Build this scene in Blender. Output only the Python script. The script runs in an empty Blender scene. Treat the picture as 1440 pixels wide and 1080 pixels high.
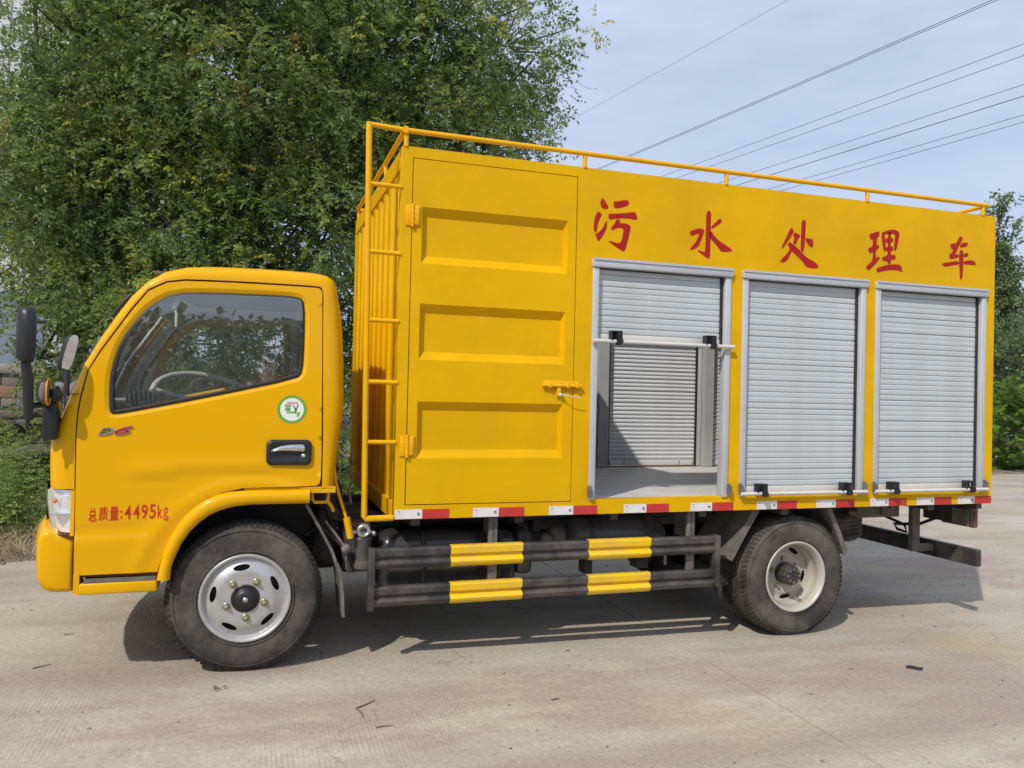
import bpy, bmesh, math, random
import numpy as np
from mathutils import Vector, Matrix, geometry
from math import sin, cos, pi, radians, sqrt, atan2

scene = bpy.context.scene
COL = scene.collection
random.seed(7)
rng = np.random.default_rng(7)

# ------------------------------------------------------------------ camera
RAKE = -0.016                      # the truck stands nose-down by about one degree
RM = Matrix.Rotation(RAKE, 4, 'Y')
cam = bpy.data.cameras.new('camera'); cam.sensor_width = 36; cam.lens = 36 * 1115.92 / 1440
cam.clip_end = 2000; cam.clip_start = 0.05
co = bpy.data.objects.new('camera', cam); COL.objects.link(co)
rt = Vector((0.95016579, -0.31087425, 0.02328473)); up = Vector((-0.02589083, -0.00425855, 0.99965571)); fw = Vector((0.31066806, 0.95044151, 0.01209512))
cm = Matrix(((rt.x, up.x, -fw.x, 0), (rt.y, up.y, -fw.y, 0), (rt.z, up.z, -fw.z, 0), (0, 0, 0, 1)))
cm = Matrix.Translation((0.0066, -4.337, 1.472)) @ cm
co.matrix_world = RM @ cm
scene.camera = co

# ------------------------------------------------------------------ world and sun
TO_SUN = Vector((-0.74, -0.68, 0.98)).normalized()
world = bpy.data.worlds.new('World'); scene.world = world; world.use_nodes = True
nt = world.node_tree; nt.nodes.clear()
wo = nt.nodes.new('ShaderNodeOutputWorld'); bg = nt.nodes.new('ShaderNodeBackground')
sky = nt.nodes.new('ShaderNodeTexSky'); sky.sky_type = 'NISHITA'; sky.sun_disc = False
sky.sun_elevation = math.asin(TO_SUN.z); sky.sun_rotation = atan2(TO_SUN.x, TO_SUN.y)
sky.air_density = 1.0; sky.dust_density = 1.6; sky.ozone_density = 1.4
tc = nt.nodes.new('ShaderNodeTexCoord'); mp = nt.nodes.new('ShaderNodeMapping'); mp.inputs['Scale'].default_value = (1.0, 1.6, 5.0)
mp.inputs['Rotation'].default_value = (0.1, 0.35, 0.6)
no = nt.nodes.new('ShaderNodeTexNoise'); no.inputs['Scale'].default_value = 2.2; no.inputs['Detail'].default_value = 9; no.inputs['Roughness'].default_value = 0.56
rp = nt.nodes.new('ShaderNodeValToRGB'); rp.color_ramp.elements[0].position = 0.34; rp.color_ramp.elements[0].color = (0.62, 0.62, 0.62, 1)
rp.color_ramp.elements[1].position = 0.70; rp.color_ramp.elements[1].color = (0.96, 0.96, 0.96, 1)
mx = nt.nodes.new('ShaderNodeMix'); mx.data_type = 'RGBA'
mx.inputs['B'].default_value = (5.6, 6.5, 8.3, 1)
bg.inputs['Strength'].default_value = 0.10
L = nt.links.new
L(tc.outputs['Generated'], mp.inputs['Vector']); L(mp.outputs[0], no.inputs['Vector']); L(no.outputs['Fac'], rp.inputs[0])
L(rp.outputs[0], mx.inputs['Factor']); L(sky.outputs[0], mx.inputs['A']); L(mx.outputs['Result'], bg.inputs[0]); L(bg.outputs[0], wo.inputs[0])
sl = bpy.data.lights.new('sun', 'SUN'); sl.energy = 2.95; sl.angle = radians(0.8); sl.color = (1.0, 0.93, 0.82)
so = bpy.data.objects.new('sun', sl); COL.objects.link(so); so.rotation_euler = TO_SUN.to_track_quat('Z', 'Y').to_euler(); so.location = (-6, -8, 12)
scene.view_settings.view_transform = 'Standard'; scene.view_settings.look = 'None'; scene.view_settings.gamma = 1; scene.view_settings.exposure = 0.22
scene.view_settings.use_curve_mapping = False
scene.render.engine = 'CYCLES'
scene.cycles.transparent_max_bounces = 16; scene.cycles.max_bounces = 8

# ------------------------------------------------------------------ materials
def mat(name, col, rough=0.5, metal=0.0, coat=0.0, var=0.0, vscale=3.0, bump=0.0, bscale=30.0, bdist=0.01, dirt=None, dscale=2.0, damt=0.5, spec=0.5, stretch=None, coords='Object', bump2=None):
    m = bpy.data.materials.new(name); m.use_nodes = True; n = m.node_tree.nodes; l = m.node_tree.links.new
    p = n['Principled BSDF']; p.inputs['Roughness'].default_value = rough; p.inputs['Metallic'].default_value = metal
    p.inputs['Coat Weight'].default_value = coat; p.inputs['Coat Roughness'].default_value = 0.06; p.inputs['Specular IOR Level'].default_value = spec
    p.inputs['Base Color'].default_value = (*col, 1)
    t = n.new('ShaderNodeTexCoord'); vec = t.outputs[coords]
    if stretch:
        mpn = n.new('ShaderNodeMapping'); mpn.inputs['Scale'].default_value = stretch; l(vec, mpn.inputs[0]); vec = mpn.outputs[0]
    out = None
    if var > 0:
        a = n.new('ShaderNodeTexNoise'); a.inputs['Scale'].default_value = vscale; a.inputs['Detail'].default_value = 6; l(vec, a.inputs['Vector'])
        r = n.new('ShaderNodeMapRange'); r.inputs['From Min'].default_value = 0.3; r.inputs['From Max'].default_value = 0.7
        r.inputs['To Min'].default_value = 1 - var; r.inputs['To Max'].default_value = 1 + var; l(a.outputs['Fac'], r.inputs[0])
        mm = n.new('ShaderNodeVectorMath'); mm.operation = 'SCALE'; mm.inputs[0].default_value = col; l(r.outputs[0], mm.inputs['Scale']); out = mm.outputs[0]
        rr = n.new('ShaderNodeMapRange'); rr.inputs['To Min'].default_value = max(0.02, rough - 0.10); rr.inputs['To Max'].default_value = min(1, rough + 0.12); l(a.outputs['Fac'], rr.inputs[0]); l(rr.outputs[0], p.inputs['Roughness'])
    if dirt:
        a = n.new('ShaderNodeTexNoise'); a.inputs['Scale'].default_value = dscale; a.inputs['Detail'].default_value = 10; a.inputs['Roughness'].default_value = 0.65; l(vec, a.inputs['Vector'])
        r = n.new('ShaderNodeMapRange'); r.inputs['From Min'].default_value = 0.42; r.inputs['From Max'].default_value = 0.66; r.inputs['To Max'].default_value = damt; l(a.outputs['Fac'], r.inputs[0])
        mm = n.new('ShaderNodeMix'); mm.data_type = 'RGBA'; l(r.outputs[0], mm.inputs['Factor']); mm.inputs['B'].default_value = (*dirt, 1)
        if out: l(out, mm.inputs['A'])
        else: mm.inputs['A'].default_value = (*col, 1)
        out = mm.outputs['Result']
    if out: l(out, p.inputs['Base Color'])
    prev = None
    for (bs, bd, amt) in ([(bscale, bdist, bump)] if bump else []) + (bump2 or []):
        a = n.new('ShaderNodeTexNoise'); a.inputs['Scale'].default_value = bs; a.inputs['Detail'].default_value = 4; l(vec, a.inputs['Vector'])
        b = n.new('ShaderNodeBump'); b.inputs['Strength'].default_value = amt; b.inputs['Distance'].default_value = bd; l(a.outputs['Fac'], b.inputs['Height'])
        if prev: l(prev, b.inputs['Normal'])
        prev = b.outputs[0]
    if prev: l(prev, p.inputs['Normal'])
    return m

YEL = (0.715, 0.372, 0.0003); YELB = (0.70, 0.392, 0.0005)
M = {}
M['cab'] = mat('cab_paint', YEL, 0.30, coat=0.24, spec=.15, bump=0.10, bscale=1.7, bdist=0.02, dirt=(0.66, 0.34, 0.001), dscale=3, damt=0.15)
M['box'] = mat('box_paint', YELB, 0.40, coat=0.0, spec=.14, var=0.05, vscale=1.3, bump=0.4, bscale=1.9, bdist=0.04, bump2=[(260, 0.0006, 0.25)], dirt=(0.50, 0.30, 0.004), dscale=2.2, damt=0.45)
M['rail'] = mat('rail_paint', (0.76, 0.39, 0.001), 0.38, spec=.3, coat=0.05, var=0.05, vscale=9, bump=0.15, bscale=60, bdist=0.002)
M['sleeve'] = mat('stripe_yellow', (0.82, 0.51, 0.001), 0.42, coat=0.1, dirt=(0.4, 0.3, 0.12), dscale=7, damt=0.35)
M['alu'] = mat('shutter_aluminium', (0.50, 0.54, 0.565), 0.42, metal=0.08, var=0.04, vscale=5, dirt=(0.42, 0.41, 0.385), dscale=4, damt=0.3)
M['alu2'] = mat('shutter_inner_face', (0.60, 0.63, 0.68), 0.35, metal=0.0, var=0.05, vscale=4)
M['frame'] = mat('frame_white_grey', (0.48, 0.505, 0.54), 0.4, metal=0.1, dirt=(0.4, 0.4, 0.38), dscale=6, damt=0.3)
M['barw'] = mat('bar_white', (0.60, 0.585, 0.56), 0.35, dirt=(0.45, 0.42, 0.36), dscale=9, damt=0.3)
M['grey'] = mat('grey_lining', (0.36, 0.37, 0.37), 0.55, var=0.08, vscale=3)
M['floorg'] = mat('compartment_floor', (0.60, 0.59, 0.57), 0.5, dirt=(0.40, 0.37, 0.32), dscale=3, damt=0.6)
M['black'] = mat('black_plastic', (0.016, 0.016, 0.018), 0.42)
M['seal'] = mat('black_rubber_seal', (0.02, 0.018, 0.02), 0.55)
M['guard'] = mat('guard_black', (0.035, 0.032, 0.032), 0.34, var=0.2, vscale=6, dirt=(0.17, 0.14, 0.12), dscale=5, damt=0.55, bump=0.3, bscale=90, bdist=0.001)
M['chassis'] = mat('chassis_black', (0.028, 0.026, 0.027), 0.5, var=0.3, vscale=5, dirt=(0.10, 0.085, 0.07), dscale=6, damt=0.6)
M['dusty'] = mat('dusty_steel', (0.11, 0.10, 0.09), 0.75, var=0.2, vscale=8, dirt=(0.24, 0.21, 0.18), dscale=9, damt=0.6, bump=0.4, bscale=60, bdist=0.002)
M['tank'] = mat('tank_black', (0.022, 0.023, 0.026), 0.28, dirt=(0.12, 0.10, 0.09), dscale=4, damt=0.35)
M['tyre'] = mat('tyre_rubber', (0.042, 0.038, 0.036), 0.78, var=0.12, vscale=9, dirt=(0.20, 0.17, 0.14), dscale=4, damt=0.6, bump=0.35, bscale=70, bdist=0.002, spec=0.3)
M['rim'] = mat('wheel_silver', (0.50, 0.50, 0.50), 0.36, metal=0.45, dirt=(0.34, 0.31, 0.27), dscale=9, damt=0.45)
M['rimw'] = mat('wheel_cream', (0.48, 0.455, 0.39), 0.45, metal=0.1, dirt=(0.38, 0.33, 0.26), dscale=8, damt=0.5)
M['nut'] = mat('nut_brass', (0.34, 0.33, 0.20), 0.4, metal=0.6)
M['chrome'] = mat('chrome', (0.72, 0.73, 0.75), 0.12, metal=1.0)
M['steelb'] = mat('bright_steel', (0.55, 0.56, 0.57), 0.3, metal=0.85, dirt=(0.3, 0.28, 0.25), dscale=20, damt=0.4)
M['red'] = mat('lettering_red', (0.36, 0.012, 0.012), 0.5, spec=.2, var=0.06, vscale=14, dirt=(0.36, 0.03, 0.01), dscale=12, damt=0.3)
M['redtx'] = mat('door_text_red', (0.52, 0.02, 0.006), 0.5)
M['tapew'] = mat('tape_white', (0.70, 0.68, 0.68), 0.35, var=0.03, vscale=30, dirt=(0.5, 0.46, 0.4), dscale=8, damt=0.3)
M['taper'] = mat('tape_red', (0.50, 0.030, 0.028), 0.35, var=0.05, vscale=30, dirt=(0.36, 0.06, 0.04), dscale=8, damt=0.3)
M['mark'] = mat('tape_mark', (0.05, 0.04, 0.05), 0.5)
M['seamr'] = mat('gap_shadow_brown', (0.12, 0.03, 0.008), 0.7)  # dark red-brown that paints the shadow inside the panel gaps
M['dash'] = mat('dash_grey', (0.34, 0.35, 0.35), 0.6, var=0.05)
M['trim'] = mat('interior_light_grey', (0.82, 0.83, 0.86), 0.6)
M['roofl'] = mat('headliner_brown', (0.13, 0.10, 0.085), 0.8)
M['wheelg'] = mat('steering_grey', (0.62, 0.60, 0.57), 0.5)
M['seat'] = mat('seat_fabric', (0.09, 0.09, 0.10), 0.85, bump=0.3, bscale=200, bdist=0.001)
M['amber'] = mat('amber_lens', (0.75, 0.18, 0.02), 0.2, coat=0.5)
M['redl'] = mat('tail_lens_dull', (0.16, 0.03, 0.025), 0.3, coat=0.3, dirt=(0.12, 0.1, 0.08), damt=0.7)
M['white'] = mat('sticker_white', (0.74, 0.76, 0.72), 0.4)
M['green'] = mat('sticker_green', (0.14, 0.34, 0.05), 0.4)
M['dgreen'] = mat('sticker_dark', (0.03, 0.08, 0.03), 0.4)
M['hose'] = mat('hose_rubber', (0.02, 0.02, 0.02), 0.5)
M['orangel'] = mat('orange_edge', (0.72, 0.30, 0.02), 0.4)

def glassmat(name, tint, veil=0.05, ior=1.5, veilcol=(0.5, 0.52, 0.52), boost=1.0):
    m = bpy.data.materials.new(name); m.use_nodes = True; n = m.node_tree.nodes; l = m.node_tree.links.new; n.clear()
    o = n.new('ShaderNodeOutputMaterial'); tr = n.new('ShaderNodeBsdfTransparent'); tr.inputs[0].default_value = (*tint, 1)
    g = n.new('ShaderNodeBsdfGlossy'); g.inputs['Roughness'].default_value = 0.0; g.inputs[0].default_value = (1, 1, 1, 1)
    f = n.new('ShaderNodeFresnel'); f.inputs[0].default_value = ior
    mu = n.new('ShaderNodeMath'); mu.operation = 'MULTIPLY'; mu.inputs[1].default_value = boost; l(f.outputs[0], mu.inputs[0])
    m1 = n.new('ShaderNodeMixShader'); l(mu.outputs[0], m1.inputs[0]); l(tr.outputs[0], m1.inputs[1]); l(g.outputs[0], m1.inputs[2])
    d = n.new('ShaderNodeBsdfDiffuse'); d.inputs[0].default_value = (*veilcol, 1)
    m2 = n.new('ShaderNodeMixShader')
    nz = n.new('ShaderNodeTexNoise'); nz.inputs['Scale'].default_value = 3; nz.inputs['Detail'].default_value = 8
    t = n.new('ShaderNodeTexCoord'); l(t.outputs['Object'], nz.inputs['Vector'])
    r = n.new('ShaderNodeMapRange'); r.inputs['To Min'].default_value = veil * 0.3; r.inputs['To Max'].default_value = veil * 1.7; l(nz.outputs['Fac'], r.inputs[0]); l(r.outputs[0], m2.inputs[0])
    l(m1.outputs[0], m2.inputs[1]); l(d.outputs[0], m2.inputs[2]); l(m2.outputs[0], o.inputs[0])
    return m
M['glass'] = glassmat('window_glass', (0.95, 0.97, 0.96), 0.05, boost=4.6)
M['wglass'] = glassmat('windscreen_glass', (0.84, 0.88, 0.86), 0.05)
M['reflector'] = mat('lamp_reflector', (0.95, 0.96, 0.97), 0.22, metal=0.55)
M['lens'] = glassmat('lamp_lens', (0.96, 0.97, 0.98), 0.03, boost=1.6)
M['mirrorg'] = mat('mirror_surface', (0.75, 0.77, 0.78), 0.02, metal=1.0)

# ------------------------------------------------------------------ mesh helpers
class MB:
    def __init__(s): s.v = []; s.f = []; s.mi = []; s.sm = []
    def add(s, vs, fs, smooth=False, mi=0):
        b = len(s.v); s.v += [tuple(v) for v in vs]
        for f in fs: s.f.append(tuple(b + i for i in f)); s.mi.append(mi); s.sm.append(smooth)
        return s
    def box(s, x0, x1, y0, y1, z0, z1, bev=0.0, mi=0):
        if x1 < x0: x0, x1 = x1, x0
        if y1 < y0: y0, y1 = y1, y0
        if z1 < z0: z0, z1 = z1, z0
        if bev <= 0:
            vs = [(x, y, z) for x in (x0, x1) for y in (y0, y1) for z in (z0, z1)]
            return s.add(vs, [(0, 1, 3, 2), (4, 6, 7, 5), (0, 4, 5, 1), (2, 3, 7, 6), (0, 2, 6, 4), (1, 5, 7, 3)], False, mi)
        bm = bmesh.new(); bmesh.ops.create_cube(bm, size=1)
        for v in bm.verts: v.co = Vector((x0 + (v.co.x + .5) * (x1 - x0), y0 + (v.co.y + .5) * (y1 - y0), z0 + (v.co.z + .5) * (z1 - z0)))
        bmesh.ops.bevel(bm, geom=bm.edges[:], offset=bev, segments=2, profile=0.5, affect='EDGES')
        return s.bm(bm, True, mi)
    def bm(s, bm, smooth=False, mi=0):
        bm.verts.ensure_lookup_table(); vs = [v.co[:] for v in bm.verts]; fs = [[v.index for v in f.verts] for f in bm.faces]
        bm.verts.index_update(); fs = [[v.index for v in f.verts] for f in bm.faces]
        s.add(vs, fs, smooth, mi); bm.free(); return s
    def tube(s, pts, r, n=10, caps=True, mi=0, closed=False):
        pts = [Vector(p) for p in pts]; N = len(pts); rs = r if isinstance(r, (list, tuple)) else [r] * N
        vs = []; ref = None
        for i, p in enumerate(pts):
            if closed: t = (pts[(i + 1) % N] - pts[i - 1]).normalized()
            else: t = (pts[min(i + 1, N - 1)] - pts[max(i - 1, 0)]).normalized()
            if ref is None: ref = Vector((0, 0, 1)) if abs(t.z) < 0.9 else Vector((1, 0, 0))
            a = (ref - t * ref.dot(t)).normalized(); b = t.cross(a); ref = a
            for k in range(n):
                q = 2 * pi * k / n; vs.append(p + (a * cos(q) + b * sin(q)) * rs[i])
        fs = []
        for i in range(N if closed else N - 1):
            j = (i + 1) % N
            for k in range(n): k2 = (k + 1) % n; fs.append((i * n + k, i * n + k2, j * n + k2, j * n + k))
        s.add(vs, fs, True, mi)
        if caps and not closed:
            b = len(s.v) - len(vs)
            s.v += [tuple(v) for v in vs[:n]] + [tuple(v) for v in vs[-n:]]; e = b + len(vs)
            s.f.append(tuple(e + n - 1 - k for k in range(n))); s.f.append(tuple(e + n + k for k in range(n))); s.mi += [mi, mi]; s.sm += [False, False]
        return s
    def lathe(s, prof, c, axis='Y', n=48, mi=0, smooth=True):
        # prof: list of (radius, offset along axis)
        vs = []
        for (r, o) in prof:
            for k in range(n):
                q = 2 * pi * k / n
                if axis == 'Y': vs.append((c[0] + r * cos(q), c[1] + o, c[2] + r * sin(q)))
                elif axis == 'X': vs.append((c[0] + o, c[1] + r * cos(q), c[2] + r * sin(q)))
                else: vs.append((c[0] + r * cos(q), c[1] + r * sin(q), c[2] + o))
        fs = []
        for i in range(len(prof) - 1):
            for k in range(n): k2 = (k + 1) % n; fs.append((i * n + k, i * n + k2, (i + 1) * n + k2, (i + 1) * n + k))
        return s.add(vs, fs, smooth, mi)
    def prism(s, poly, y0, y1, plane='XZ', mi=0, smooth=False):
        n = len(poly)
        def P(a, b, c): return (a, c, b) if plane == 'XZ' else ((c, a, b) if plane == 'YZ' else (a, b, c))
        vs = [P(a, b, y0) for a, b in poly] + [P(a, b, y1) for a, b in poly]
        tri = geometry.tessellate_polygon([[Vector((a, b, 0)) for a, b in poly]])
        s.add(vs[:n], [tuple(t) for t in tri], False, mi); s.add(vs[n:], [tuple(t) for t in tri], False, mi)
        s.add(vs, [(i, (i + 1) % n, n + (i + 1) % n, n + i) for i in range(n)], smooth, mi)
        return s
    def build(s, name, mats, parent=None, fixn=True):
        me = bpy.data.meshes.new(name); me.from_pydata(s.v, [], s.f)
        me.polygons.foreach_set('use_smooth', s.sm); me.polygons.foreach_set('material_index', s.mi)
        for m in (mats if isinstance(mats, (list, tuple)) else [mats]): me.materials.append(m)
        if fixn:
            bm = bmesh.new(); bm.from_mesh(me); bmesh.ops.recalc_face_normals(bm, faces=bm.faces[:]); bm.to_mesh(me); bm.free()
        me.update()
        o = bpy.data.objects.new(name, me); COL.objects.link(o)
        if parent: o.parent = parent
        return o

def thing(name, label, cat, loc=(0, 0, 0), group=None):
    o = bpy.data.objects.new(name, None); COL.objects.link(o); o.location = loc; o.empty_display_size = 0.2
    o['label'] = label; o['category'] = cat
    if group: o['group'] = group
    return o
def tag(o, label=None, cat=None, group=None, kind=None):
    if label: o['label'] = label
    if cat: o['category'] = cat
    if group: o['group'] = group
    if kind: o['kind'] = kind
    return o
def inst(src, name, parent, loc=(0, 0, 0)):
    c = src.copy(); c.name = name; COL.objects.link(c); c.parent = parent; c.location = loc; return c
def inside(x, y, poly):
    r = False; j = len(poly) - 1
    for i in range(len(poly)):
        a, b = poly[i], poly[j]
        if (a[1] > y) != (b[1] > y) and x < (b[0] - a[0]) * (y - a[1]) / (b[1] - a[1]) + a[0]: r = not r
        j = i
    return r
def dens(poly, st):
    o = []
    for i in range(len(poly)):
        a, b = poly[i], poly[(i + 1) % len(poly)]; d = sqrt((a[0] - b[0]) ** 2 + (a[1] - b[1]) ** 2); k = max(1, int(round(d / st)))
        o += [(a[0] + (b[0] - a[0]) * t / k, a[1] + (b[1] - a[1]) * t / k) for t in range(k)]
    return o
def smooth_loop(poly, it=2, closed=True):
    for _ in range(it):
        o = []
        n = len(poly)
        for i in range(n):
            a, b = poly[i], poly[(i + 1) % n]
            o += [(a[0] * .75 + b[0] * .25, a[1] * .75 + b[1] * .25), (a[0] * .25 + b[0] * .75, a[1] * .25 + b[1] * .75)]
        poly = o
    return poly
def rrect(x0, x1, z0, z1, r=0.02, n=4):
    o = []
    for cx, cz, a0 in ((x1 - r, z1 - r, 0), (x0 + r, z1 - r, 90), (x0 + r, z0 + r, 180), (x1 - r, z0 + r, 270)):
        for k in range(n + 1): q = radians(a0 + 90 * k / n); o.append((cx + r * cos(q), cz + r * sin(q)))
    return o
def rect(x0, x1, z0, z1): return [(x0, z0), (x1, z0), (x1, z1), (x0, z1)]
def panel(mb, outer, holes, yfun, step=0.08, depth=0.0, mi=0, smooth=True, flatdens=True, rimmi=None, edge=None):
    """sheet in the x-z plane with real openings; yfun gives its y; depth folds the edges back"""
    st = edge or step
    loops = [dens(outer, st)] + [dens(h, st) for h in holes]
    pts = [p for l_ in loops for p in l_]; edges = []; b = 0
    for l_ in loops: edges += [(b + i, b + (i + 1) % len(l_)) for i in range(len(l_))]; b += len(l_)
    xs = [p[0] for p in loops[0]]; zs = [p[1] for p in loops[0]]
    if step < 5:
        x = min(xs) + step * .5; 
        while x < max(xs):
            z = min(zs) + step * .5
            while z < max(zs):
                if inside(x, z, loops[0]) and not any(inside(x, z, h) for h in loops[1:]):
                    if min((x - p[0]) ** 2 + (z - p[1]) ** 2 for p in pts[:b]) > (step * .35) ** 2: pts.append((x, z))
                z += step
            x += step
    r = geometry.delaunay_2d_cdt([Vector(p) for p in pts], edges, [], 0, 1e-6)
    V = [tuple(p) for p in r[0]]; F = []
    for t in r[2]:
        cx = sum(V[i][0] for i in t) / 3; cz = sum(V[i][1] for i in t) / 3
        if inside(cx, cz, loops[0]) and not any(inside(cx, cz, h) for h in loops[1:]): F.append(tuple(t))
    mb.add([(p[0], yfun(p[0], p[1]), p[1]) for p in V], F, smooth, mi)
    if depth:
        for l_ in loops:
            n = len(l_); vs = [(p[0], yfun(*p), p[1]) for p in l_] + [(p[0], yfun(*p) + depth, p[1]) for p in l_]
            mb.add(vs, [(i, (i + 1) % n, n + (i + 1) % n, n + i) for i in range(n)], True, mi if rimmi is None else rimmi)
    return mb
def copy_tree(o, parent=None):
    c = o.copy(); COL.objects.link(c)
    if parent: c.parent = parent
    for ch in list(o.children): copy_tree(ch, c)
    return c
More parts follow.
